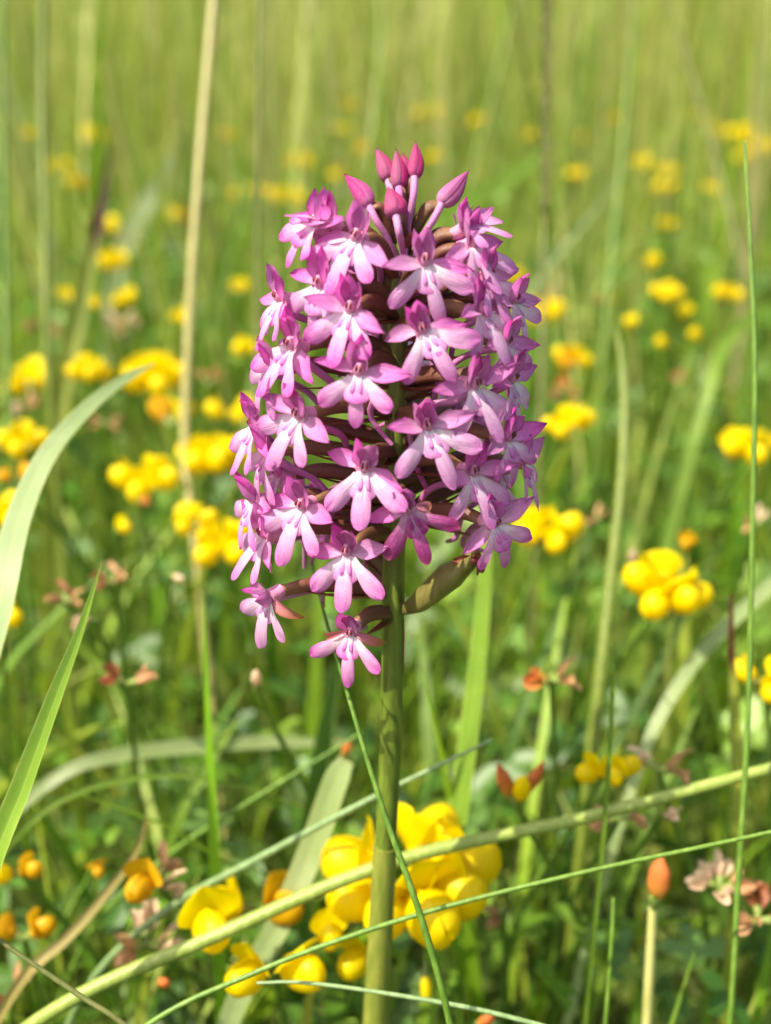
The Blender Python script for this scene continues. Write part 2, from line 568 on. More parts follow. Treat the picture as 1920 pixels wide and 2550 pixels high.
# broader blades, arching over
n = 2600; x, y = field(n, -.1, 1.1, .9)
parts.append(make_blades(x, y, rng.uniform(.07, .17, n), rng.uniform(.0026, .0052, n), colors(GREENS, n), bend=np.abs(rng.normal(.5, .7, n)), segs=7))
# medium grass
n = 9000; x, y = field(n, .45, 2.2, .9)
parts.append(make_blades(x, y, rng.uniform(.08, .20, n), rng.uniform(.0012, .0032, n), colors(np.concatenate([GREENS, FAR]), n)))
# taller grass behind
n = 15000; x, y = field(n, 1.0, 4.0, 1.0)
parts.append(make_blades(x, y, rng.uniform(.14, .40, n), rng.uniform(.0015, .004, n), colors(FAR, n), bend=np.abs(rng.normal(0, .4, n))))
n = 26000; x, y = field(n, 3.0, 14.0, .8)
parts.append(make_blades(x, y, rng.uniform(.2, .5, n), rng.uniform(.003, .008, n), colors(FAR, n), bend=np.abs(rng.normal(0, .4, n)), segs=3))
# thin taller blades standing through everything
n = 950; x, y = field(n, .42, 1.6, .8)
parts.append(make_blades(x, y, rng.uniform(.2, .46, n), rng.uniform(.0010, .0032, n), colors(np.concatenate([GREENS, FAR, STRAW[:2]]), n, .3), lean=np.abs(rng.normal(0, .12, n)), bend=np.abs(rng.normal(0, .3, n)), segs=7, dmax=.36))
v, f, c = join(parts)
gm = mesh_np('grass', v, f, M['grass'], cols={'col': c})
grass = obj('grass', gm)
grass['kind'] = 'stuff'; grass['label'] = 'mixed green meadow grass filling the ground all around'; grass['category'] = 'grass'

# straw-coloured flowering stems with small spikelets, standing through the far grass
n = 1000; x, y = field(n, .6, 6.0, 1.0)
parts = [make_blades(x, y, rng.uniform(.35, .62, n), rng.uniform(.0012, .0022, n), colors(STRAW, n), lean=np.abs(rng.normal(0, .07, n)), bend=np.abs(rng.normal(0, .18, n)), segs=6, dmax=.45)]
bx, by = parts[0][0].reshape(-1, 7, 2, 3).mean(2)[:, -1, :2].T
tops = parts[0][0].reshape(-1, 7, 2, 3).mean(2)
sx, sc_ = [], []
for k in range(len(tops)):
    m = 14
    s = rng.uniform(.0, 1, m)
    p = tops[k, 5] + (tops[k, 6] - tops[k, 5]) * s[:, None] * 1.05
    p += rng.normal(0, .006, (m, 3)) * (1.1 - s)[:, None]
    sx.append(p); sc_.append(np.repeat(STRAW[rng.integers(0, 4)][None], m, 0))
sx = np.concatenate(sx); sc_ = np.concatenate(sc_)
m = len(sx)
d1 = rng.normal(0, 1, (m, 3)); d1[:, 2] = np.abs(d1[:, 2]) + 1; d1 /= np.linalg.norm(d1, axis=1)[:, None]
d2 = np.cross(d1, rng.normal(0, 1, (m, 3))); d2 /= np.linalg.norm(d2, axis=1)[:, None]
q = np.stack([sx - d1 * .003, sx + d2 * .0009, sx + d1 * .003, sx - d2 * .0009], 1)
parts.append((q.reshape(-1, 3), np.arange(m * 4).reshape(m, 4), np.repeat(np.concatenate([sc_, np.ones((m, 1))], 1), 4, 0)))
v, f, c = join(parts)
sg = obj('seed_grass', mesh_np('seed_grass', v, f, M['grass'], cols={'col': c}))
sg['kind'] = 'stuff'; sg['label'] = 'straw-coloured flowering grass stems rising through the far meadow'; sg['category'] = 'grass'


# low leafy undergrowth: small oval leaflets in threes
def leaflets(n, y0, y1, hmax, size, pal):
    x, y = field(n, y0, y1, .9)
    z = rng.uniform(.01, 1, n) ** .8 * hmax
    c3 = np.stack([x, y, z], -1)
    keep = ~in_view(c3[:, None], .225)
    c3 = c3[keep]; n = len(c3)
    L = rng.uniform(.7, 1.3, n) * size
    up = np.stack([rng.normal(0, .55, n), rng.normal(0, .55, n), np.ones(n)], -1); up /= np.linalg.norm(up, axis=1)[:, None]
    a0 = rng.uniform(0, 6.28, n)
    V, C = [], []
    col = colors(pal, n)
    for k in range(3):
        a = a0 + (k - 1) * 1.25
        d = np.stack([np.cos(a), np.sin(a), rng.normal(.1, .25, n)], -1)
        d -= up * (d * up).sum(1)[:, None]; d /= np.linalg.norm(d, axis=1)[:, None]
        s = np.cross(up, d)
        e = lambda t, w, h: c3 + d * (L * t)[:, None] + s * (L * w)[:, None] + up * (L * h)[:, None]
        pts = [e(0, 0, 0), e(.35, .24, .06), e(.75, .26, .08), e(1.0, 0, -.02), e(.75, -.26, .08), e(.35, -.24, .06)]
        V.append(np.stack(pts, 1)); C.append(col * rng.normal(1, .06, (n, 1)))
    V = np.concatenate(V); C = np.concatenate(C)
    i = np.arange(len(V))[:, None] * 6
    F = np.concatenate([i + np.array([[0, 1, 2, 3]]), i + np.array([[0, 3, 4, 5]])])
    C = np.repeat(np.concatenate([np.clip(C, .004, .9), np.ones((len(C), 1))], 1), 6, 0)
    return V.reshape(-1, 3), F, C


LEAF = np.array([lin(74, 112, 28), lin(94, 130, 34), lin(64, 100, 32), lin(116, 146, 50), lin(98, 134, 62)])[:, :3]
v, f, c = join([leaflets(9000, -.2, .9, .085, .0085, LEAF), leaflets(5000, .5, 1.9, .10, .011, LEAF)])
lv = obj('undergrowth', mesh_np('undergrowth', v, f, M['leaves'], cols={'col': c}))
lv['kind'] = 'stuff'; lv['label'] = 'low green trefoil leaves growing between the grass'; lv['category'] = 'leaves'

# ------------------------------------------------------------------ the orchid
LEAN = R(10.0)
AX_C = P(985, 1275, .168)
AX_N = Vector((0, math.cos(LEAN), -math.sin(LEAN)))


def axis_depth(px, py):
    d = FWD + RGT * ((px - 960) / FPX) + UPV * ((1275 - py) / FPX)
    return (AX_C - CAM).dot(AX_N) / d.dot(AX_N)


AXIS_PX = [(992, 455), (1006, 560), (996, 720), (988, 950), (984, 1250), (980, 1500), (976, 1770), (962, 2080), (936, 2550)]


def axis_px(py):
    ys = [a[1] for a in AXIS_PX]; xs = [a[0] for a in AXIS_PX]
    return float(np.interp(py, ys, xs))


axis3 = [P(a, b, axis_depth(a, b)) for a, b in AXIS_PX]
low = axis3[-1] + (axis3[-1] - axis3[-2]) * .6
base = Vector((low.x - .004, low.y - .012, -.004))
axis3 += [low, base]
ORIGIN = Vector((base.x, base.y, 0))
orchid = bpy.data.objects.new('orchid', None)
COL.objects.link(orchid)
orchid.location = ORIGIN
tag(orchid, 'tall pink orchid with a dense cone of florets on a green stem', 'orchid')

mb = MB()
tube(mb, [p - ORIGIN for p in axis3], [.0006, .0011, .0014, .0016, .0017, .00175, .00175, .00175, .0019, .0021, .0024], n=60, sides=14, ridges=7, ridge=.035)
obj('stem', mb.mesh('orchid_stem', M['orchid_stem']), orchid)
# the leaf sheath that wraps the lower stem, its rim and a dry bract along the upper stem
mb = MB()
sh = [P(axis_px(y), y, axis_depth(axis_px(y), y)) - ORIGIN for y in (2105, 2200, 2350, 2550)] + [low - ORIGIN, base - ORIGIN]
tube(mb, sh, [.00196, .0020, .0021, .0023, .0026, .0030], n=30, sides=14, ridges=7, ridge=.03)
obj('leaf_sheath', mb.mesh('leaf_sheath', M['sheath']), orchid)
mb = MB()
b0 = P(990, 1775, axis_depth(990, 1775) - .0015) - ORIGIN
b1 = P(1006, 1540, axis_depth(1006, 1540) - .0010) - ORIGIN
petal(mb, b0, b1 - b0, Vector((.5, -1, .2)), (b1 - b0).length, .0014, 'lanc', cup=-.7, ruffle=.0004, seed=5, twist=40)
obj('bract', mb.mesh('stem_bract', M['bract']), orchid)
# two leaves at the foot of the stem
for sgn, L in ((-1, .09), (1, .075)):
    mb = MB()
    petal(mb, Vector((sgn * .001, .003, .012)), Vector((sgn * .8, .5, .8)), Vector((-sgn * .4, 0, 1)), L, .012, 'lanc', bend1=-70, cup=.35, nu=14)
    obj('basal_leaf', mb.mesh('basal_leaf', M['blade_deep']), orchid)

MM = .001
VAR = 6
LIB = {k: [] for k in ('lip', 'dorsal', 'petalL', 'petalR', 'sepalL', 'sepalR', 'spur', 'column', 'lip_old', 'curlL', 'curlR')}
for k in range(VAR):
    rg = random.Random(100 + k)
    j = lambda a: rg.uniform(-a, a)
    for key, mt in (('lip', M['lip']), ('lip_old', M['lip_old'])):
        mb = MB()
        petal(mb, (0, -.42, -.35), (j(.06), -.36, -1), (0, -1, -.25), 3.7, 3.3, 'lobe', bend0=8, bend1=-14, cup=-.22, seed=k, basew=.6, nu=8)
        for s, ang in ((-1, -44 + j(9)), (0, j(6)), (1, 44 + j(9))):
            a = R(ang)
            ax = (math.sin(a), -.34 + j(.14), -math.cos(a))
            petal(mb, (s * .62, -.52 - (.14 if s == 0 else 0), -.9), ax, (0, -1, -.25), (6.7 if s == 0 else 6.0) + j(.7), (2.2 if s == 0 else 2.45) + j(.3), 'lobe',
                  bend0=8, bend1=-30 + j(26), cup=-.18 + j(.16), ruffle=.22, seed=k * 7 + s + 3, twist=s * 10 + j(12), basew=.62, nu=13, nv=9)
        for s in (-1, 1):                                    # the two ridges at the throat of the lip
            petal(mb, (s * .45, -.6, -.4), (s * .10, -.48, -1), (s * .5, -1, 0), 2.3, .7, 'lobe', cup=-.9, nu=6, nv=5, seed=k)
        LIB[key].append(mb.mesh('lip', mt, MM))
    mb = MB(); petal(mb, (0, .1, .5), (j(.14), .05, 1), (0, -1, .1), 4.9 + j(.5), 3.1, 'lanc', bend0=0, bend1=72 + j(20), cup=.62, ruffle=.18, seed=k, nu=13, nv=9)
    LIB['dorsal'].append(mb.mesh('dorsal_sepal', M['hood'], MM))
    for s, key in ((-1, 'petalL'), (1, 'petalR')):
        mb = MB(); petal(mb, (s * .62, -.1, .3), (s * (.36 + j(.16)), -.30 + j(.14), .95), (-s * .75, -1, .2), 4.5 + j(.5), 2.6, 'lanc', bend0=-4, bend1=44 + j(24), cup=.34, twist=s * (10 + j(16)), ruffle=.2, seed=k + 11)
        LIB[key].append(mb.mesh('petal', M['hood'], MM))
    for s, key, mt in ((-1, 'sepalL', 'sepal'), (1, 'sepalR', 'sepal'), (-1, 'curlL', 'curl'), (1, 'curlR', 'curl')):
        cur = key.startswith('curl')
        mb = MB(); petal(mb, (s * .7, .1, -.05), (s, -.16 + j(.34), .02 + j(.28)), (0, -1, .55), 5.7 + j(.7), 2.8 + j(.35) - (1.0 if cur else 0), 'lanc', bend0=6, bend1=(-120 if cur else -14) + j(38), cup=.30 + j(.26) + (.5 if cur else 0), twist=s * (j(34) - 10), ruffle=.26, seed=k + 23, basew=.45, nu=13, nv=9)
        LIB[key].append(mb.mesh('lateral_sepal', M[mt], MM))
    mb = MB(); tube(mb, [(0, .6, -.7), (0, 3, -1.8 + j(.5)), (j(1), 6.4, -3.4 + j(1)), (j(2), 9.0, -6.0 + j(1.5)), (j(2.5), 10.2, -9.2 + j(1.5))], [.75, .52, .46, .45, .3], n=14, sides=8)
    LIB['spur'].append(mb.mesh('spur', M['spur'], MM))
    mb = MB()
    tube(mb, [(0, 1.9, .1), (0, .8, 0), (0, -.25, .05)], [.95, 1.05, 1.15], n=7, sides=12)
    tube(mb, [(0, -.1, -.3), (0, -.75, .35), (0, -.85, 1.15)], [.5, .66, .30], n=7, sides=10)
    LIB['column'].append(mb.mesh('floret', M['column'], MM))
mb = MB()
for s in (-1, 1):
    tube(mb, [(s * .26, -1.18, .1), (s * .27, -1.34, .48), (s * .2, -1.24, .92)], [.10, .2, .12], n=5, sides=6)
POLL = mb.mesh('pollinia', M['pollinia'], MM)


def basis(n, roll=0.0):
    n = Vector(n).normalized()
    r = Vector((-n.y, n.x, 0))
    r = r.normalized() if r.length > 1e-4 else Vector((1, 0, 0))
    u = n.cross(r)
    c, s = math.cos(roll), math.sin(roll)
    r2 = r * c - u * s                                   # clockwise as seen by somebody facing the floret
    u2 = r * s + u * c
    return r2, -n, u2


def add_floret(pos, n, roll, size, att, k, old=False, curl='', hood=0.0, opening=1.0):
    r, b, u = basis(n, roll)
    m3 = Matrix((r, b, u)).transposed()
    m4 = Matrix.Translation(pos - ORIGIN) @ m3.to_4x4() @ Matrix.Scale(size, 4)
    fl = obj('floret', LIB['column'][k % VAR], orchid, m4)
    inv = (Matrix.Translation(pos) @ m3.to_4x4() @ Matrix.Scale(size, 4)).inverted()
    obj('pollinia', POLL, fl)
    shut = 1 - opening
    hood += random.uniform(-9, 9)
    obj('lip', LIB['lip_old' if old else 'lip'][k % VAR], fl, Matrix.Rotation(R(random.uniform(-8, 8) - 62 * shut), 4, 'X') @ Matrix.Rotation(R(random.uniform(-8, 8)), 4, 'Y'))
    obj('dorsal_sepal', LIB['dorsal'][(k * 5 + 1) % VAR], fl, Matrix.Rotation(R(hood), 4, 'X'))
    for nm, key in (('petal', 'petalL'), ('petal', 'petalR')):
        obj(nm, LIB[key][(k * 3 + 2) % VAR], fl, Matrix.Rotation(R(hood), 4, 'X'))
    for sd, key in (('L', 'sepalL'), ('R', 'sepalR')):
        kk = ('curl' + sd) if sd in curl else key
        sg_ = 1 if sd == 'L' else -1
        rt = Matrix.Rotation(R(sg_ * (random.uniform(-8, 26) + 48 * shut)), 4, 'Z') @ Matrix.Rotation(R(sg_ * random.uniform(-22, 20)), 4, 'Y')
        obj('lateral_sepal', LIB[kk][(k * 2 + (1 if sd == 'L' else 4)) % VAR], fl, rt)
    rs = Matrix.Rotation(R(random.uniform(-20, 20)), 4, 'Z')
    obj('spur', LIB['spur'][(k + 3) % VAR], fl, rs)
    ovary(fl, inv, att, n, pos, size, k)
    return fl


def ovary(parent, inv, att, n, pos, size, k, thick=1.0, end_y=.0016, bract=True):
    n = Vector(n).normalized()
    end = pos - n * end_y * size
    out = (end - att); out.z = 0
    up = Vector((0, 0, 1))
    mid1 = att.lerp(end, .33) + up * (.0012 if out.length > .004 else .0)
    mid2 = att.lerp(end, .72) + up * .0014
    mb = MB()
    tube(mb, [inv @ p for p in (att, mid1, mid2, end)], [x * thick / size for x in (.00065, .00112, .00108, .0008)], n=18, sides=12, ridges=3, ridge=.17, twist=2.5)
    obj('ovary', mb.mesh('ovary', M['ovary']), parent)
    if bract:
        mb = MB()
        a = inv @ (att - up * .0006)
        e = inv @ (att.lerp(end, .95) - up * .0022 + Vector((random.uniform(-1, 1), random.uniform(-1, 0), 0)) * .002)
        petal(mb, a, e - a, inv.to_3x3() @ Vector((0, -.3, -1)), (e - a).length, .0022 / size, 'tip', bend1=-12 + random.uniform(-18, 18), cup=-.6, nu=8, nv=5, basew=.8)
        obj('bract', mb.mesh('bract', M['bract']), parent)


def rad(py):
    """how far floret throats stand from the stem at that height of the spike"""
    return float(np.interp(py, [480, 560, 650, 760, 900, 1100, 1300, 1480, 1600], [.0050, .0080, .0100, .0128, .0148, .0156, .0160, .0150, .0115]))


def attach(pos, drop):
    """the point of the stem a floret grows from: on the axis, `drop` below the floret"""
    s = pos.z - drop
    for a, b in zip(axis3[:-1], axis3[1:]):
        if b.z <= s <= a.z:
            return a.lerp(b, (a.z - s) / (a.z - b.z))
    return (axis3[1] if s > axis3[0].z else axis3[-1]).copy()


#        px   py  yaw elev roll size  extras
FLORETS = [
    (887, 592, -26, 22, 26, 1.00, {}),
    (1057, 653, 12, 16, -2, 1.00, {}),
    (1172, 611, 58, 24, 8, .98, {}),
    (800, 709, -46, 16, 8, 1.00, {}),
    (873, 770, -20, 16, 6, 1.00, {}),
    (1053, 822, 12, 16, -14, .98, {}),
    (1193, 775, 50, 16, -4, 1.00, {}),
    (1252, 852, 62, 10, 0, .95, {}),
    (730, 861, -54, 14, 12, 1.05, {}),
    (894, 926, -12, 14, 12, 1.02, {}),
    (1175, 959, 42, 14, -6, 1.05, {}),
    (1268, 945, 66, 8, 4, .95, {}),
    (749, 1034, -42, 14, 10, 1.05, {}),
    (1062, 1062, 15, 14, -14, 1.08, {}),
    (908, 1165, -8, 12, 2, 1.05, {}),
    (1259, 1090, 60, 12, -8, 1.02, {}),
    (1172, 1175, 42, 12, -6, 1.02, {}),
    (669, 1123, -68, 12, 8, 1.05, {}),
    (755, 1259, -40, 12, 6, 1.06, {}),
    (1015, 1268, 6, 10, -16, .98, {'old': True, 'curl': 'R'}),
    (866, 1373, -15, 12, 4, 1.06, {}),
    (1226, 1303, 46, 12, -12, 1.02, {}),
    (664, 1330, -64, 12, 10, 1.04, {}),
    (636, 1245, -70, 10, 4, 1.0, {}),
    (674, 1485, -48, -4, 18, 1.0, {'curl': 'R', 'hood': 30}),
    (875, 1572, -12, 6, 2, .98, {'curl': 'LR'}),
    (640, 1062, -72, 10, 0, 1.0, {}),
    (786, 560, -62, 26, 16, .95, {}),
    (702, 745, -68, 14, 0, .95, {}),
    (682, 915, -68, 12, 4, .98, {}),
    (1296, 1150, 78, 6, 0, .95, {}),
    (1272, 748, 72, 14, 0, .92, {}),
    (1210, 690, 60, 20, 0, .9, {}),
    (700, 1180, -78, 10, 6, .98, {}),
    (828, 556, -66, 30, 6, .84, {'opening': .25}),
    (1152, 572, 62, 34, -4, .84, {'opening': .2}),
]
for k, (px, py, yaw, el, roll, size, ex) in enumerate(FLORETS):
    th = R(yaw)
    rr = rad(py)
    # depth: the throat stands on the spike's outside at that bearing
    d = axis_depth(px, py) - rr * max(math.cos(th), -.2) * math.cos(PITCH)
    pos = P(px, py, d)
    yw = R(yaw * .92 + random.uniform(-5, 5)); e = R(el + random.uniform(-5, 5))
    n = Vector((math.sin(yw) * math.cos(e), -math.cos(yw) * math.cos(e), math.sin(e)))
    drop = .0035 + .0015 * random.random() + (.003 if py < 700 else 0)
    add_floret(pos, n, R(roll + random.uniform(-5, 5)), size * 1.06, attach(pos, drop), k, **ex)

# florets on the far side of the spike, seen only through the gaps
for k in range(17):
    py = 600 + k * 52
    th = R(180 + ((k * 137.5) % 150) - 75)
    rr = rad(py)
    ctr = P(axis_px(py), py, axis_depth(axis_px(py), py))
    pos = ctr + Vector((math.sin(th) * rr, -math.cos(th) * rr, 0))
    e = R(14)
    n = Vector((math.sin(th) * math.cos(e), -math.cos(th) * math.cos(e), math.sin(e)))
    add_floret(pos, n, R(random.uniform(-12, 12)), .95, attach(pos, .0045), k + 50)


# buds at the top
def add_bud(base_px, tip_px, wid, d_off, tip_off, mat, att_px, open_=0):
    bd = axis_depth(*base_px) + d_off
    b = P(*base_px, bd); t = P(*tip_px, bd + tip_off)
    ax = (t - b); L = ax.length; z = ax.normalized()
    x = z.orthogonal().normalized(); y = z.cross(x)
    m3 = Matrix((x, y, z)).transposed()
    world_m = Matrix.Translation(b) @ m3.to_4x4()
    W = wid * bd / FPX / 2
    tt = np.linspace(0, 1, 13)
    prof = np.sin(np.pi * np.clip(tt, 0, 1) ** .70) ** .72 * (1 - .22 * tt) + .16 * (1 - tt)
    prof = prof / prof.max() * W
    core = MB()
    tube(core, [(0, 0, s * L * .8) for s in (0, .25, .5, .75, 1)], [W * .4, W * .8, W * .8, W * .5, W * .1], n=10, sides=10)
    bo = obj('bud', core.mesh('bud', mat), orchid, Matrix.Translation(-ORIGIN) @ world_m)
    for s in range(3):
        mb_ = MB(); vs, uu, vv = [], [], []
        a0 = 2 * math.pi * s / 3 + 1.1
        for i, q in enumerate(tt):
            for jx in range(9):
                v_ = -1 + jx / 4
                a = a0 + v_ * (1.16 - .1 * q)
                r_ = max(prof[i] * (1 + .06 * (1 - abs(v_)) - .15 * abs(v_) ** 3 + .035 * math.sin(q * 7 + s * 2.1 + v_ * 2)), 2e-5)
                vs.append((math.cos(a) * r_ + W * .16 * math.sin(q * 3.1), math.sin(a) * r_, q * L * (1 - .03 * s))); uu.append(q); vv.append(abs(v_))
        mb_.add(vs, grid_faces(13, 9), uu, vv)
        obj('sepal', mb_.mesh('sepal', mat), bo)
    inv = world_m.inverted()
    att = P(*att_px, axis_depth(*att_px))
    ovary(bo, inv, att, z, b, 1.0, 0, thick=.8, end_y=.0002, bract=d_off < .0)
    side = (att - b).normalized()
    sp = [b + z * .0008, b - z * .0012 + Vector((0, -.0014, -.0006)), b.lerp(att, .6) + Vector((.0, -.0022, -.001)), att + Vector((0, -.002, -.004))]
    mb_ = MB(); tube(mb_, [inv @ p for p in sp], [.00055, .0005, .00045, .0003], n=12, sides=8)
    obj('spur', mb_.mesh('spur', M['spur']), bo)


c1 = lambda x, y: (580 + x / 2.136, 330 + y / 2.136)
add_bud(c1(832, 262), c1(762, 78), 46, .0006, .0004, M['bud'], c1(905, 470))
add_bud(c1(885, 302), c1(868, 84), 44, -.0012, .0, M['bud'], c1(908, 500))
add_bud(c1(926, 262), c1(905, 104), 36, .0022, .0, M['bud'], c1(915, 440))
add_bud(c1(963, 250), c1(974, 42), 42, -.0004, .0006, M['bud'], c1(920, 500))
add_bud(c1(872, 452), c1(826, 284), 58, -.0052, .0010, M['bud'], c1(915, 620))
add_bud(c1(735, 398), c1(590, 216), 50, -.0015, .0, M['bud_open'], c1(890, 590))
add_bud(c1(1098, 388), c1(1258, 200), 52, -.0010, .0, M['bud_open'], c1(930, 610))
# tiny unopened tip between the buds
add_bud(c1(912, 330), c1(918, 268), 18, -.0002, .0, M['bud'], c1(912, 430))
# the spent capsule at the foot of the spike, on the right, with its shrivelled flower
c3 = lambda x, y: (580 + x / 2.136, 1200 + y / 2.136)
cap_pts = []
for (x_, y_), dz in (((895, 690), 0), ((1010, 630), -.003), ((1150, 510), -.006), ((1290, 400), -.009)):
    q = c3(x_, y_); cap_pts.append(P(*q, axis_depth(*q) + dz) - ORIGIN)
mb = MB(); tube(mb, cap_pts, [.0006, .0017, .0021, .0009], n=22, sides=14, ridges=3, ridge=.10, twist=2.2)
cap = obj('seed_capsule', mb.mesh('seed_capsule', M['capsule']), orchid)
for k in range(5):
    mb = MB()
    petal(mb, cap_pts[-1], Vector((random.uniform(-1, 1), random.uniform(-1, .3), random.uniform(-.6, 1))), Vector((.3, -1, .5)), .0042, .0016, 'lanc', bend1=random.uniform(-160, 160), cup=.8, ruffle=.0003, seed=k)
    obj('withered_petal', mb.mesh('withered_petal', M['bract']), cap)


# ------------------------------------------------------------------ bird's-foot trefoil heads
def tref_floret_parts(mat, kind, seed):
    """mm, the flower runs along +Y from the calyx, the standard petal stands up along +Z"""
    rg = random.Random(seed); j = lambda a: rg.uniform(-a, a)
    out = []
    if kind == 'bud':
        mb = MB()
        tube(mb, [(0, 3, 0), (0, 6, .3), (0, 9.5, .9), (0, 12, 1.6)], [1.1, 2.2, 2.0, .5], n=12, sides=12, flat=.8)
        out.append(('petal', mb.mesh('petal', mat, MM)))
    elif kind == 'claw':
        mb = MB()
        tube(mb, [(0, 2.4, 0), (0, 5.5, .2), (0, 9.5, .3), (0, 13.5, .8)], [.8, 1.9, 1.9, .3], n=12, sides=12, flat=.6)
        out.append(('petal', mb.mesh('petal', mat, MM)))
    elif kind == 'dry':
        for q in range(4):
            mb = MB()
            petal(mb, (0, 3, 0), (j(.6), 1, j(.6)), (j(1), .2, 1), 8.5 + j(2), 3.6 + j(1), 'round', bend0=j(25), bend1=j(95), cup=.7, twist=j(70), ruffle=.7, seed=seed + q)
            out.append(('petal', mb.mesh('petal', mat, MM)))
    else:
        mb = MB()
        petal(mb, (0, 3.6, .3), (j(.08), .5, 1), (0, -1, .5), 9.4 + j(.8), 11.6 + j(.8), 'round', bend0=4, bend1=-26 + j(40), cup=-.30 + j(.16), ruffle=.25, seed=seed, basew=.28, nu=12, nv=9)
        out.append(('standard_petal', mb.mesh('standard_petal', mat, MM)))
        for s in (-1, 1):                                    # wings: two bulging shells that close over the keel
            mb = MB(); vs, uu, vv = [], [], []
            ln, ht, bul = 4.7 + j(.3), 3.7 + j(.3), 3.0 + j(.4)
            for i in range(9):
                th = math.pi * (.005 + .99 * i / 8)
                for k in range(8):
                    ph = math.pi * (-.56 + 1.08 * k / 7)
                    fat = math.sin(th) ** .8
                    vs.append((s * (.15 + bul * fat * math.cos(ph)), 8.0 - ln * math.cos(th), .6 + ht * fat * math.sin(ph) + (1 - math.cos(th)) * .5))
                    uu.append(.35 + .65 * i / 8); vv.append(abs(2 * k / 7 - 1))
            mb.add(vs, grid_faces(9, 8), uu, vv)
            out.append(('wing_petal', mb.mesh('wing_petal', mat, MM)))
        mb = MB()
        tube(mb, [(0, 3.2, -.4), (0, 6.5, -1.0), (0, 9.4, -.3), (0, 11.0, 1.2)], [.9, 1.3, 1.1, .4], n=9, sides=8, flat=.6)
        out.append(('keel_petal', mb.mesh('keel_petal', mat, MM)))
    return out


def calyx_mesh():
    mb = MB()
    tube(mb, [(0, -.5, -.3), (0, 1.2, 0), (0, 3.2, .1), (0, 4.2, .1)], [.5, 1.0, 1.45, 1.25], n=9, sides=10)
    for q in range(5):
        a = 2 * math.pi * q / 5
        petal(mb, (math.cos(a) * 1.2, 3.6, math.sin(a) * 1.2), (math.cos(a) * .3, 1, math.sin(a) * .3), (math.cos(a), 0, math.sin(a)), 2.6, .9, 'tip', nu=4, nv=3, basew=.9)
    return mb.mesh('flower', M['calyx'], MM)


CALYX = calyx_mesh()
TLIB = {}
for key, mt in (('tref', 'tref'), ('orange', 'tref_orange')):
    TLIB[key] = [tref_floret_parts(M[mt], 'open', 40 + q * 9) for q in range(3)]
for key, mt, kd in (('red', 'tref_red', 'dry'), ('dry', 'tref_dry', 'dry'), ('cream', 'tref_cream', 'dry'), ('brown', 'tref_brown', 'dry'), ('bud', 'tref', 'bud'), ('redbud', 'tref_red', 'bud'), ('creambud', 'tref_cream', 'bud'), ('claw', 'tref_red', 'claw')):
    TLIB[key] = [tref_floret_parts(M[mt], kd, 70 + q * 9) for q in range(3)]


def mergedmesh(parts_):
    """one small mesh for a far flower: its petals and calyx together"""
    V, F, U, o = [], [], [], 0
    mats = []
    fm = []
    for nm, me in parts_ + [('calyx', CALYX)]:
        nv = len(me.vertices); a = np.empty(nv * 3, np.float32); me.vertices.foreach_get('co', a)
        fq = np.empty(len(me.loops), np.int32); me.loops.foreach_get('vertex_index', fq)
        u = np.empty(nv, np.float32); me.attributes['pu'].data.foreach_get('value', u)
        V.append(a.reshape(-1, 3)); F.append(fq.reshape(-1, 4) + o); U.append(u); o += nv
        m = me.materials[0]
        if m not in mats:
            mats.append(m)
        fm += [mats.index(m)] * (len(fq) // 4)
    me = mesh_np('flower', np.concatenate(V), np.concatenate(F), attrs={'pu': np.concatenate(U), 'pv': np.concatenate(U) * 0})
    for m in mats:
        me.materials.append(m)
    me.polygons.foreach_set('material_index', np.array(fm, np.int32))
    return me


TFAR = {k: [mergedmesh(p) for p in v] for k, v in TLIB.items()}
HEAD_DROP = .130


def head_depth(px, py, drop=HEAD_DROP):
    d = FWD + RGT * ((px - 960) / FPX) + UPV * ((1275 - py) / FPX)
    return max(drop / -d.z, .207) if d.z < -.01 else 1.2


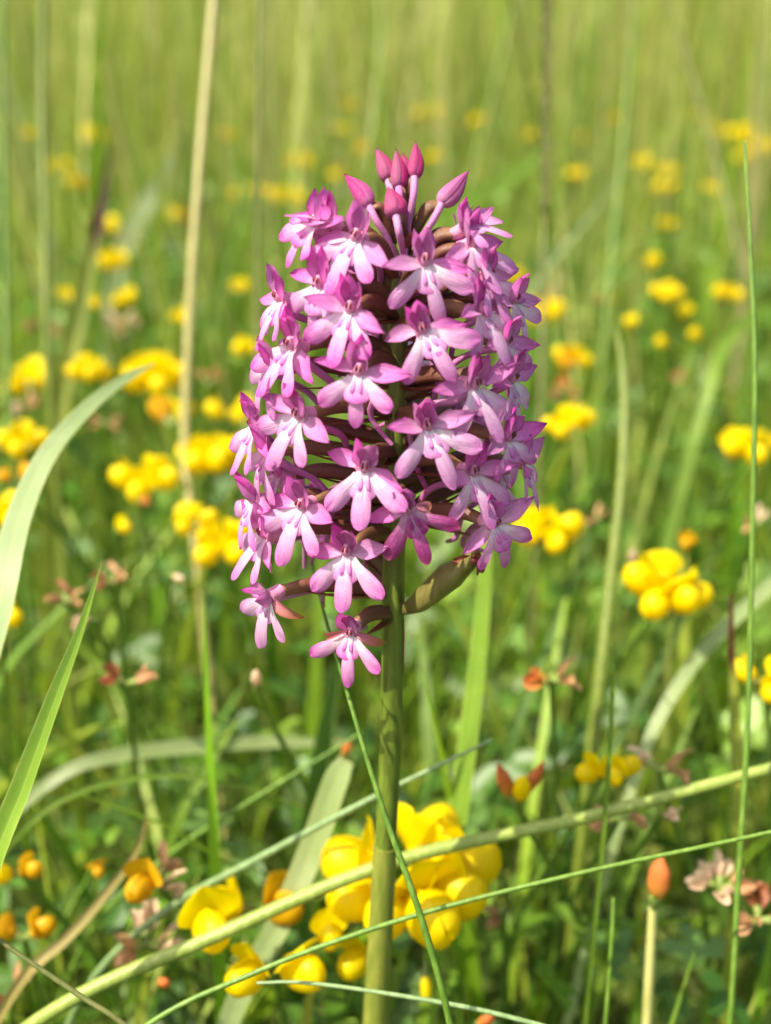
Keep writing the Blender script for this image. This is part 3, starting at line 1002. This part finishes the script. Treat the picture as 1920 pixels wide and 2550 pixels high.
def trefoil(px, py, width, n, kind, label, group=None, depth=None, drop=None, name='trefoil', azs=None, flat=None, stalk='stalk_green', up=None, foot_px=None, thick=1.0):
    rg = random.Random(int(px * 13 + py * 7))
    d = depth if depth else head_depth(px, py, drop or HEAD_DROP + rg.uniform(-.008, .008))
    c = P(px, py, d)
    nominal = {1: .0115, 2: .0155, 3: .019}.get(n, .0215)
    sc_ = min(max(width * d / FPX / nominal, .55), 1.45) * (.86 if d > .23 else 1.0)
    foot = Vector((c.x + rg.uniform(-.02, .02), c.y + rg.uniform(.0, .03), 0))
    if foot_px:
        foot = P(*foot_px); foot.z = 0
    root = bpy.data.objects.new(name, None); COL.objects.link(root); root.location = foot
    tag(root, label, 'trefoil', group)
    loc = c - foot - Vector((0, 0, .002 * sc_))
    mb = MB()
    tube(mb, [(0, 0, -.004), ((0, 0, .02) if foot_px else (rg.uniform(-.01, .01), rg.uniform(0, .01), loc.z * .5)), tuple(loc)], [.0009 * thick, .0008 * thick, .0006 * thick], n=14, sides=6)
    obj('stalk', mb.mesh('stalk', M[stalk]), root)
    far = width < 120
    a0 = rg.uniform(0, 360)
    for k in range(n):
        az = azs[k] if azs else (a0 + k * 360 / n + rg.uniform(-18, 18) if n > 2 else rg.uniform(-70, 70) + (90 if k else -90) * (n > 1))
        el = (up if up is not None else rg.uniform(8, 34))
        kd = kind[k % len(kind)] if isinstance(kind, (list, tuple)) else kind
        var = rg.randrange(3)
        m = Matrix.Translation(loc) @ Matrix.Rotation(R(180 + az), 4, 'Z') @ Matrix.Rotation(R(el), 4, 'X') @ Matrix.Rotation(R(rg.uniform(-16, 16)), 4, 'Y') @ Matrix.Scale(sc_ * rg.uniform(.9, 1.08), 4)
        if far:
            obj('flower', TFAR[kd][var], root, m)
        else:
            fl = obj('flower', CALYX, root, m)
            for nm, me in TLIB[kd][var]:
                obj(nm, me, fl)
    return root


# azimuth 0 faces the camera, + turns the flower towards picture-right
T = trefoil
T(1012, 2192, 400, 7, ['tref'], 'largest bright yellow trefoil head, directly behind the orchid stem', depth=.210, azs=[-100, -62, -20, 24, 62, 100, 150, -150], up=14)
T(812, 2335, 110, 1, 'tref', 'single rounded yellow trefoil flower close beside the orchid stem', depth=.207, azs=[20], up=50)
T(925, 2345, 120, 1, 'tref', 'yellow trefoil flower half hidden behind the foot of the orchid stem', depth=.212, azs=[-30])
T(680, 2385, 205, 2, ['tref', 'tref'], 'pair of yellow trefoil flowers one above the other below the thick diagonal stalk', depth=.205, azs=[-40, 50])
T(385, 2185, 170, 3, ['orange', 'dry', 'cream'], 'orange and cream fading trefoil head with shrivelled petals', depth=.214, azs=[-20, 150, 60])
T(365, 2340, 190, 3, ['cream', 'cream', 'dry'], 'shrivelled cream trefoil head hanging above the thick diagonal stalk', depth=.216)
T(492, 2270, 150, 1, 'tref', 'plump single yellow trefoil flower next to the fading orange head', depth=.210, azs=[30], up=20)
T(640, 2245, 190, 2, ['tref', 'orange'], 'two yellow trefoil flowers touching the top of the thick diagonal stalk', depth=.222, azs=[-70, 60])
T(52, 2165, 105, 2, ['tref', 'orange'], 'small yellow trefoil flower beside the broad folded grass blade', depth=.225)
T(238, 2140, 75, 1, 'orange', 'small dark orange trefoil flower under the bent dry blade', depth=.24)
T(58, 2325, 95, 2, ['orange', 'orange'], 'dull orange trefoil pair low in the grass by the dark slanting stem', depth=.225)
T(30, 2470, 110, 2, ['brown', 'dry'], 'brownish withered trefoil flower low beside the dark slanting stem', depth=.22)
T(1505, 1915, 130, 3, ['tref', 'tref', 'tref'], 'compact three-flowered yellow trefoil crossed by a thin upright blade', depth=.215, azs=[-60, 20, 90])
T(1655, 1470, 265, 5, ['tref'], 'large yellow trefoil head standing clear, with one pale cream bud on top', azs=[-80, -30, 20, 70, 170])
T(1572, 1405, 60, 1, 'creambud', 'pale cream trefoil bud standing upright over a large yellow head', azs=[0], up=78)
T(1905, 1695, 150, 3, ['tref'], 'yellow trefoil head pressed against the tall thin upright stem')
T(1360, 1345, 210, 4, ['tref'], 'yellow trefoil head peeping out from behind the lowest pink florets')
T(480, 1305, 130, 3, ['tref'], 'upper yellow trefoil head of two that stand just behind the pink florets')
T(556, 1365, 190, 4, ['tref'], 'lower yellow trefoil head of two that stand just behind the pink florets')
T(535, 1150, 210, 4, ['tref'], 'yellow trefoil head crossed by the foot of the pale straw stem', azs=[-110, -40, 20, 80])
T(372, 1200, 200, 4, ['tref'], 'wide yellow trefoil head with a red fading flower under it')
T(345, 1238, 45, 1, 'red', 'small red fading trefoil flower under a wide yellow head')
T(575, 1035, 120, 3, ['tref'], 'heart-shaped pair of yellow trefoil flowers between straw stem and pink florets')
T(425, 1045, 110, 2, ['orange', 'tref'], 'dull yellow trefoil head behind the pale straw stem')
T(385, 945, 190, 5, ['tref'], 'broad yellow trefoil head touched by the tip of the arching pale blade')
T(222, 935, 125, 4, ['tref'], 'yellow trefoil head between the upright yellow-green blade and the arching blade')
T(78, 955, 150, 4, ['tref'], 'yellow trefoil head with tan dry flowers beneath, beside the yellow-green blade')
T(70, 1005, 90, 3, ['dry', 'cream', 'dry'], 'tan dry trefoil flowers under a yellow head')
T(55, 1112, 170, 4, ['tref'], 'yellow trefoil head behind the arching pale blade')
T(40, 1195, 80, 2, ['orange', 'orange'], 'orange trefoil flower behind the arching pale blade')
T(10, 1285, 150, 3, ['tref'], 'yellow trefoil head cut by the arching pale blade near its root')
T(2, 1545, 110, 2, ['tref'], 'yellow trefoil flower beyond the root of the arching pale blade')
T(618, 872, 75, 2, ['tref', 'tref'], 'round yellow trefoil flower touching the tips of the pink florets')
T(286, 662, 105, 3, ['tref'], 'bright yellow trefoil head alone above a row of smaller ones')
for px, py, w in ((160, 745, 55), (236, 758, 55), (308, 745, 70)):
    T(px, py, w, 2, ['tref', 'tref'], 'small yellow trefoil flower in a row under a brighter head', 'row of small yellow trefoils')
for px, py in ((92, 795), (155, 808)):
    T(px, py, 48, 1, 'dry', 'small tan dry trefoil flower below a row of yellow ones', 'tan trefoils under the row')
T(300, 800, 100, 3, ['cream', 'dry', 'cream'], 'pale dry trefoil head below a row of small yellow ones')
T(1350, 785, 130, 4, ['tref'], 'yellow trefoil head crossed by the dark seed stem', azs=[-100, -30, 40, 100])
T(1258, 692, 70, 2, ['tref', 'tref'], 'yellow trefoil flower just touching the upper pink florets')
T(1425, 900, 115, 4, ['tref', 'tref', 'orange'], 'yellow trefoil head with orange fading flowers below it')
T(1405, 970, 90, 3, ['dry', 'red', 'red'], 'orange-red fading trefoil flowers between two yellow heads')
T(1415, 1062, 150, 4, ['tref'], 'yellow trefoil head below the orange-red fading flowers')
T(1845, 1122, 160, 4, ['tref', 'tref'], 'yellow trefoil head in front of the tall thin upright stem')
T(1900, 1110, 90, 3, ['tref'], 'yellow trefoil head beyond the tall thin upright stem')
T(1660, 738, 100, 4, ['tref'], 'bright oblong yellow trefoil head in the taller grass')
T(1708, 785, 45, 1, 'tref', 'single small yellow trefoil flower hanging beneath an oblong head')
T(1812, 740, 85, 3, ['tref'], 'long yellow trefoil head near the tall thin upright stem')
for px, py, wh in ((1585, 810, 'beside the broken top of the olive stem'), (1745, 842, 'under the long yellow head'), (1636, 660, 'above the bright oblong head'), (1670, 852, 'well below the bright oblong head')):
    T(px, py, 50, 1, 'tref', 'tiny round yellow trefoil flower ' + wh, 'tiny round trefoils')
T(1500, 750, 55, 2, ['dry', 'orange'], 'pale orange dry trefoil head in the medium grass')
T(1850, 345, 95, 4, ['tref'], 'far yellow trefoil head behind the tip of the tall thin stem', drop=.125)
for px, py, w in ((1785, 328, 42), (1905, 372, 70), (1860, 395, 60), (1660, 432, 55), (1656, 470, 50), (1656, 560, 52), (1438, 440, 55), (1600, 410, 60), (1770, 475, 45),
                  (1068, 285, 60), (1188, 305, 50), (1080, 396, 48), (900, 375, 50), (748, 405, 66), (872, 265, 36), (850, 330, 36), (715, 500, 75), (655, 480, 45), (600, 485, 55), (442, 540, 62), (275, 565, 70),
                  (220, 350, 85), (150, 420, 60), (188, 460, 60), (455, 795, 55), (595, 722, 60), (75, 335, 40), (560, 345, 50), (1320, 340, 44), (1440, 350, 44), (1530, 300, 36), (1735, 290, 36), (840, 440, 44)):
    nf = random.choice((2, 3, 3))
    two = random.random() < .5
    where = ('below the pale straw stem' if px < 640 and py > 480 else 'beside the tall olive-green stem' if px < 330 else 'between the straw stem and the dark thin stem' if px < 640 else
             'beside the orchid buds' if px < 1000 else 'behind the orchid buds, near the slanting olive stem' if px < 1250 else 'near the dark spikelet stem' if px < 1500 else
             'strung one below another by the fine green stem' if px < 1700 else 'round the blunt tip of the tall thin stem')
    T(px, py, w, nf, ['tref', 'tref', 'orange'] if two else ['tref'], 'small far %s trefoil head %s' % ('yellow and orange' if two else 'plain yellow', where), 'far yellow trefoils')
for px, py, wh in ((310, 600, 'just above a bright yellow head that stands alone'), (840, 408, 'beside the slanting pale bud of the orchid'), (1070, 320, 'under a far yellow head behind the orchid buds'),
                   (1170, 418, 'beyond the outermost slanting orchid bud'), (1360, 735, 'on top of the yellow head crossed by the dark stem')):
    T(px, py, 46, 2, ['brown', 'dry'], 'small reddish-brown withered trefoil ' + wh, 'far withered trefoils')
T(265, 1050, 70, 2, ['dry', 'dry'], 'tan withered trefoil pair under a row of broad yellow heads')
T(520, 948, 70, 2, ['dry', 'brown'], 'tan-brown withered trefoil next to the straw stem')
T(160, 1490, 110, 3, ['brown', 'dry', 'dry'], 'reddish-brown withered trefoil head behind the tip of the folded blade')
T(285, 1440, 130, 3, ['dry', 'brown', 'dry'], 'tan withered trefoil head touching the tip of the folded blade')
T(232, 1535, 60, 1, 'cream', 'pale dry trefoil petal behind the folded blade')
T(288, 1315, 42, 1, 'tref', 'small dull yellow trefoil flower alone in dark grass')
T(425, 1422, 40, 1, 'creambud', 'round tan trefoil bud alone in dark grass')
T(637, 1702, 45, 1, 'creambud', 'round tan trefoil bud on a thin stalk below the pink florets', up=60)
T(315, 1690, 60, 2, ['brown', 'dry'], 'small brown-red withered trefoil deep in the grass')
T(1375, 1692, 120, 2, ['red', 'dry'], 'salmon-orange fading trefoil pair on a thin stalk', depth=.222, azs=[-60, 60], up=45)
T(1288, 1985, 215, 3, ['claw', 'bud', 'claw'], 'red and yellow trefoil buds held upright like a claw', depth=.212, azs=[-85, 10, 85], up=64)
T(1640, 1905, 120, 2, ['cream', 'dry'], 'cream withered trefoil above the thick diagonal stalk', depth=.215)
T(1540, 2030, 80, 2, ['dry', 'dry'], 'tan withered trefoil flower under the thick diagonal stalk', depth=.213)
T(1652, 2015, 80, 1, 'cream', 'single cream withered trefoil under the thick diagonal stalk', depth=.212)
T(1795, 2200, 170, 4, ['cream', 'cream', 'dry'], 'large cream withered trefoil head beside the tall thin stem', depth=.21)
T(1890, 2280, 150, 3, ['dry', 'brown', 'brown'], 'brownish-pink withered trefoil head low beside the tall thin stem', depth=.208)
T(1630, 2240, 165, 1, 'redbud', 'red-tipped trefoil bud on a thick pale stalk', depth=.202, azs=[10], up=84, foot_px=(1665, 2640, .204), thick=1.5, stalk='stalk_pale')
T(1255, 2255, 60, 1, 'dry', 'small pinkish dry trefoil flower below the largest yellow head', depth=.225)
T(1060, 2390, 70, 1, 'bud', 'pale yellow trefoil bud under the largest yellow head', depth=.215, azs=[0], up=-60)
T(848, 1880, 45, 1, 'redbud', 'orange bud at the blunt end of the broad pale blade', depth=.235, up=60)
T(1180, 2545, 70, 1, 'redbud', 'salmon trefoil bud low behind the thin bottom stem', depth=.208, up=50)
T(393, 2430, 42, 1, 'redbud', 'small orange bud just under the thick diagonal stalk', depth=.215)
T(1885, 1300, 80, 2, ['dry', 'cream'], 'tan withered trefoil head behind the tall thin stem')
T(1480, 1290, 75, 2, ['dry', 'dry'], 'pinkish tan withered trefoil beside the olive stem')
T(1690, 950, 55, 2, ['brown', 'brown'], 'reddish-brown withered trefoil in medium grass')
T(1715, 1350, 40, 1, 'orange', 'small dull orange trefoil flower above the large clear yellow head')


# ------------------------------------------------------------------ single grass blades and stems
def to_ground(pts, lateral=.0):
    a, b = pts[-2], pts[-1]
    t = (b - a).normalized()
    if b.z <= .001:
        return pts
    dirn = Vector((t.x * .7, min(t.y, .1) * .7, min(t.z, -.1) - .45)).normalized()
    k = (b.z + .004) / -dirn.z
    return pts + [b + dirn * k * .5, b + dirn * k]


def path(pix, rooted=True):
    pts = [P(*p) for p in pix]
    return to_ground(pts) if rooted else pts


def stalk(pix, widths, mat, label, group=None, rooted=True, name='grass_stalk', sides=8):
    """a round stem from its tip to its root; widths in photograph pixels at the first depths"""
    pts = path(pix, rooted)
    org = Vector((pts[-1].x, pts[-1].y, 0))
    dm = sum(p[2] for p in pix) / len(pix)
    mb = MB()
    rr = [w * dm / FPX / 2 for w in widths]
    tube(mb, [p - org for p in pts], rr, n=max(16, 9 * len(pts)), sides=sides)
    o = obj(name, mb.mesh(name, M[mat]))
    o.location = org
    return tag(o, label, 'grass stem', group)


def blade(pix, widths, mat, label, turn=0.0, fold=.35, group=None, rooted=True, name='grass_leaf', turn2=None):
    """a folded grass leaf, tip first; turn = how far its face is turned away from the lens side (degrees)"""
    pts = path(pix, rooted)
    org = Vector((pts[-1].x, pts[-1].y, 0))
    dm = sum(p[2] for p in pix) / len(pix)
    n = max(18, 10 * len(pts)); nv = 9
    c = catmull([p - org for p in pts], n)
    ww = interp(widths, n) * dm / FPX
    tn = interp([turn, turn if turn2 is None else turn2], n)
    vs, uu, vv = [], [], []
    for i in range(n):
        Tn = (c[min(i + 1, n - 1)] - c[max(i - 1, 0)]).normalized()
        view = (c[i] + org - CAM).normalized()
        S = Tn.cross(view).normalized(); Nn = S.cross(Tn).normalized()
        a = R(tn[i])
        S2 = S * math.cos(a) + Nn * math.sin(a); N2 = -S * math.sin(a) + Nn * math.cos(a)
        for j in range(nv):
            v_ = -1 + 2 * j / (nv - 1)
            vs.append((c[i] + S2 * (v_ * ww[i] / 2) - N2 * (abs(v_) ** 1.3 * ww[i] / 2 * fold))[:])
            uu.append(1 - i / (n - 1)); vv.append(abs(v_))
    mb = MB(); mb.add(vs, grid_faces(n, nv), uu, vv)
    o = obj(name, mb.mesh(name, M[mat])); o.location = org
    return tag(o, label, 'grass blade', group)


# crossing the orchid's stem
stalk([(764, 1340, .176), (800, 1500, .1745), (868, 1735, .1715), (952, 2010, .169), (1050, 2290, .168), (1125, 2570, .170)], [5, 8, 11, 14, 17, 18, 18, 18], 'stalk_green', 'thin green grass stem slanting across the front of the orchid stem')
stalk([(2050, 1880, .200), (1920, 1913, .199), (1480, 2030, .199), (980, 2146, .197), (560, 2320, .194), (60, 2566, .190)], [26, 29, 32, 34, 35, 36, 36, 36], 'stalk_rush', 'thick pale green stalk lying diagonally behind the orchid stem')
stalk([(2020, 2050, .176), (1800, 2098, .176), (1420, 2180, .176), (1000, 2290, .176), (640, 2420, .174), (330, 2580, .172)], [9, 11, 12, 13, 14, 15, 15, 15], 'stalk_green', 'long thin green stem curving low in front of the orchid stem')
stalk([(640, 2448, .180), (740, 2446, .179), (1000, 2480, .177), (1250, 2528, .175), (1480, 2600, .174), (1650, 2700, .174)], [7, 10, 12, 13, 13, 13, 13], 'stalk_grey', 'thin grey-green stem curving along at the foot of the orchid stem')
stalk([(1225, 1842, .198), (922, 1990, .202), (620, 2150, .208), (430, 2255, .213), (230, 2440, .220)], [6, 15, 19, 20, 20, 20, 20], 'stalk_grey', 'straight grey-green stem passing behind the orchid stem above the yellow head')
stalk([(900, 1825, .222), (600, 2010, .226), (420, 2130, .232), (240, 2300, .236)], [6, 12, 14, 14, 14, 14], 'stalk_green', 'fine green stem parallel to and above the grey-green one')
blade([(254, 1397, .170), (205, 1560, .170), (140, 1735, .170), (62, 1950, .170), (-40, 2230, .170)], [2, 22, 42, 56, 66, 60, 50], 'blade_green', 'broad folded green blade with a sharp tip and pale rims', turn=-24, fold=.55)
blade([(385, 905, .225), (325, 935, .222), (230, 1005, .214), (120, 1130, .205), (48, 1290, .197), (0, 1500, .190), (-70, 1800, .186)], [3, 26, 42, 56, 68, 76, 80, 70, 50], 'blade_white', 'pale whitish-green blade arching over beside the yellow heads', turn=-32, fold=.12)
blade([(1212, 1330, .226), (1206, 1480, .226), (1180, 1740, .226), (1132, 2090, .226), (1090, 2330, .226)], [30, 42, 52, 60, 56, 50, 44], 'blade_green', 'broad upright light green blade behind the orchid, its top hidden by florets', turn=-30, fold=.15)
blade([(862, 1892, .216), (840, 1935, .216), (778, 2110, .217), (705, 2280, .218), (580, 2520, .220)], [40, 62, 66, 62, 56, 50, 46], 'blade_pale', 'broad pale green blade with a cut-off orange end', turn=0, fold=.15)
blade([(835, 1650, .255), (800, 1850, .255), (765, 2080, .256), (740, 2300, .257)], [26, 64, 70, 66, 60, 50], 'blade_deep', 'broad dark green blade standing behind the pale cut-off one', turn=40, fold=.3)
stalk([(1854, 352, .186), (1870, 640, .186), (1880, 900, .186), (1874, 1300, .188), (1862, 1800, .190), (1838, 2200, .192), (1815, 2580, .194)], [8, 12, 14, 15, 15, 16, 16, 16, 16], 'stalk_green', 'tall thin dark green upright stem with a blunt bare tip')
stalk([(548, -160, .34), (530, 30, .335), (492, 480, .325), (472, 800, .32), (462, 1150, .315), (480, 1300, .31)], [22, 24, 24, 24, 24, 22, 20, 18], 'stalk_straw', 'tall pale straw-coloured dry stem rising out of the meadow')
stalk([(646, -160, .30), (646, 100, .30), (641, 560, .30), (640, 900, .30), (645, 1300, .30)], [8, 10, 10, 10, 10, 9, 9], 'stalk_dark', 'thin dark green stem rising straight beside the straw stem')
stalk([(1535, 820, .28), (1553, 930, .278), (1552, 1150, .273), (1525, 1420, .268), (1480, 1820, .262)], [8, 24, 28, 32, 34, 30, 28], 'stalk_olive', 'olive stem with a pale broken top in open grass')
blade([(1820, 1480, .225), (1822, 1640, .225), (1830, 1800, .225), (1838, 2050, .226)], [10, 16, 30, 34, 30, 26], 'blade_olive', 'olive blade with a dark brown scorched tip', turn=10)
blade([(2080, 1330, .26), (1930, 1450, .255), (1760, 1610, .25), (1640, 1790, .245), (1560, 2000, .24)], [10, 36, 34, 30, 24, 20, 16], 'blade_pale', 'pale blade leaning across behind the tall thin stem', turn=10, fold=.1)
blade([(1505, 1255, .30), (1430, 1440, .295), (1350, 1640, .29), (1270, 1860, .285)], [4, 18, 24, 26, 24, 20], 'blade_deep', 'narrow grey-green blade leaning towards the large clear yellow head', turn=10)
blade([(1800, 1330, .30), (1690, 1560, .295), (1580, 1760, .29), (1490, 1940, .285)], [4, 18, 22, 24, 22, 20], 'blade_deep', 'long narrow dark blade leaning behind the large clear yellow head', turn=20)
blade([(1760, 1700, .26), (1680, 1880, .256), (1590, 2100, .25)], [5, 24, 30, 30, 24], 'blade_green', 'slanting green blade above the thick diagonal stalk', turn=30)
blade([(1532, 1600, .192), (1526, 1720, .193), (1512, 1950, .195), (1490, 2200, .198)], [3, 11, 13, 13, 12, 10], 'blade_green', 'very thin upright blade crossing the compact three-flowered trefoil', turn=20)
stalk([(1528, 2236, .192), (1524, 2330, .192), (1506, 2570, .195)], [10, 11, 12, 12, 12], 'stalk_green', 'short thin stem with a white broken tip below the long thin stem')
blade([(1048, 2003, .232), (1054, 2060, .232), (1066, 2140, .232), (1072, 2240, .232)], [4, 14, 17, 17, 15], 'blade_green', 'little upright blade tip just above the largest yellow head')
blade([(366, 2030, .218), (338, 2120, .218), (262, 2225, .217), (165, 2335, .215), (60, 2430, .213)], [5, 20, 26, 28, 26, 20], 'blade_dry', 'bent yellow blade with a brown dry tip', turn=15)
stalk([(-60, 2300, .172), (60, 2385, .172), (200, 2480, .172), (330, 2570, .172)], [10, 12, 14, 14, 14, 14], 'stalk_dark', 'dark green slanting stem crossing the root end of the thick stalk')
blade([(860, 1850, .27), (640, 1848, .265), (480, 1858, .26), (300, 1880, .255), (150, 1930, .25)], [16, 34, 38, 36, 30, 20, 16], 'blade_pale', 'pale green blade lying flat across the grass', turn=10, fold=.1)
blade([(760, 2010, .235), (610, 1960, .232), (420, 1930, .23), (200, 1970, .228), (60, 2060, .226)], [4, 12, 16, 18, 18, 16], 'blade_green', 'narrow green blade arched in a low bow', turn=20)
blade([(590, 1790, .262), (560, 1830, .262), (500, 1930, .26), (430, 2060, .258)], [6, 28, 30, 26, 20], 'blade_green', 'short bent yellowish blade over the flat pale one', turn=10)
blade([(275, 360, .40), (240, 560, .395), (196, 760, .39), (134, 1075, .38)], [4, 34, 46, 48, 44, 40], 'blade_olive', 'upright yellow-green blade among the left-hand yellow heads'.replace('left-hand ', 'clustered '), turn=20)
blade([(1375, 360, .55), (1270, 440, .545), (1130, 520, .54), (1040, 600, .53)], [6, 44, 48, 44, 36, 30], 'blade_green', 'light green blade leaning above the pink buds', turn=0, fold=.1)
blade([(1575, 395, .46), (1480, 520, .455), (1380, 640, .45), (1310, 740, .44)], [4, 14, 18, 18, 16, 14], 'blade_pale', 'thin bluish blade leaning towards the upper florets', turn=20)
blade([(430, 385, .60), (388, 470, .60), (335, 560, .59), (290, 680, .58)], [8, 40, 44, 40, 34, 30], 'blade_white', 'short shining whitish blade in the far grass', turn=0, fold=.1)
blade([(2050, 730, .40), (1900, 770, .39), (1810, 850, .38), (1760, 980, .37)], [8, 26, 30, 28, 22, 18], 'blade_green', 'light green blade bowing over behind the tall thin stem', turn=10, fold=.15)
blade([(560, 330, .5), (600, 480, .5), (560, 640, .49), (500, 860, .48)], [4, 26, 34, 34, 30, 26], 'blade_green', 'bright green blade between the dark stem and the orchid', turn=30)
stalk([(1300, -100, .7), (1240, 180, .68), (1180, 420, .66), (1120, 700, .64)], [9, 11, 12, 12, 12, 12], 'stalk_olive', 'olive stem slanting far behind the orchid buds')
stalk([(1620, -120, .5), (1700, 120, .5), (1790, 430, .49), (1850, 700, .48)], [8, 11, 12, 12, 12, 12], 'stalk_dark', 'dark thin stem slanting in the far grass')
stalk([(1590, -120, .45), (1560, 250, .45), (1530, 560, .44), (1500, 900, .43)], [7, 10, 12, 12, 12, 12], 'stalk_green', 'fine green stem standing between far yellow heads')
stalk([(110, -140, .36), (105, 200, .36), (112, 560, .355), (120, 900, .35)], [20, 22, 22, 22, 20, 18], 'stalk_olive', 'tall olive-green stem beside far yellow heads')
stalk([(8, -140, .33), (10, 300, .33), (14, 700, .325), (22, 1000, .32)], [10, 14, 14, 14, 14, 14], 'stalk_green', 'tall fine green stem at the end of the row of yellow heads')
stalk([(950, -140, .6), (948, 120, .6), (930, 300, .59), (920, 520, .58)], [12, 14, 16, 16, 14, 14], 'stalk_olive', 'olive-green stem straight behind the orchid buds')

# the dark flowering stem: a stalk with small spikelets set close along its upper half
pix = [(1362, -160, .34), (1360, 60, .34), (1358, 330, .34), (1354, 640, .34), (1342, 1150, .335)]
pts = to_ground([P(*p) for p in pix]); org = Vector((pts[-1].x, pts[-1].y, 0))
sroot = bpy.data.objects.new('seed_grass_stalk', None); COL.objects.link(sroot); sroot.location = org
tag(sroot, 'dark upright flowering grass stem set with small brownish-green spikelets', 'grass stem')
mb = MB(); tube(mb, [p - org for p in pts], [.0005, .0006, .0007, .0007, .0007, .0008, .0008], n=40, sides=8)
obj('stalk', mb.mesh('stalk', M['stalk_dark']), sroot)
mb = MB(); tube(mb, [(0, 0, 0), (.0004, 0, .0022), (.0003, 0, .0052)], [.0002, .0007, .0001], n=7, sides=6)
SPK = mb.mesh('spikelet', M['stalk_dark'])
cc = catmull([p - org for p in pts], 200)
for k in range(46):
    q = cc[4 + int(k * 1.9)]
    m = Matrix.Translation(q) @ Matrix.Rotation(R(180 * (k % 2) + random.uniform(-30, 30)), 4, 'Z') @ Matrix.Rotation(R(14), 4, 'Y')
    obj('spikelet', SPK, sroot, m)
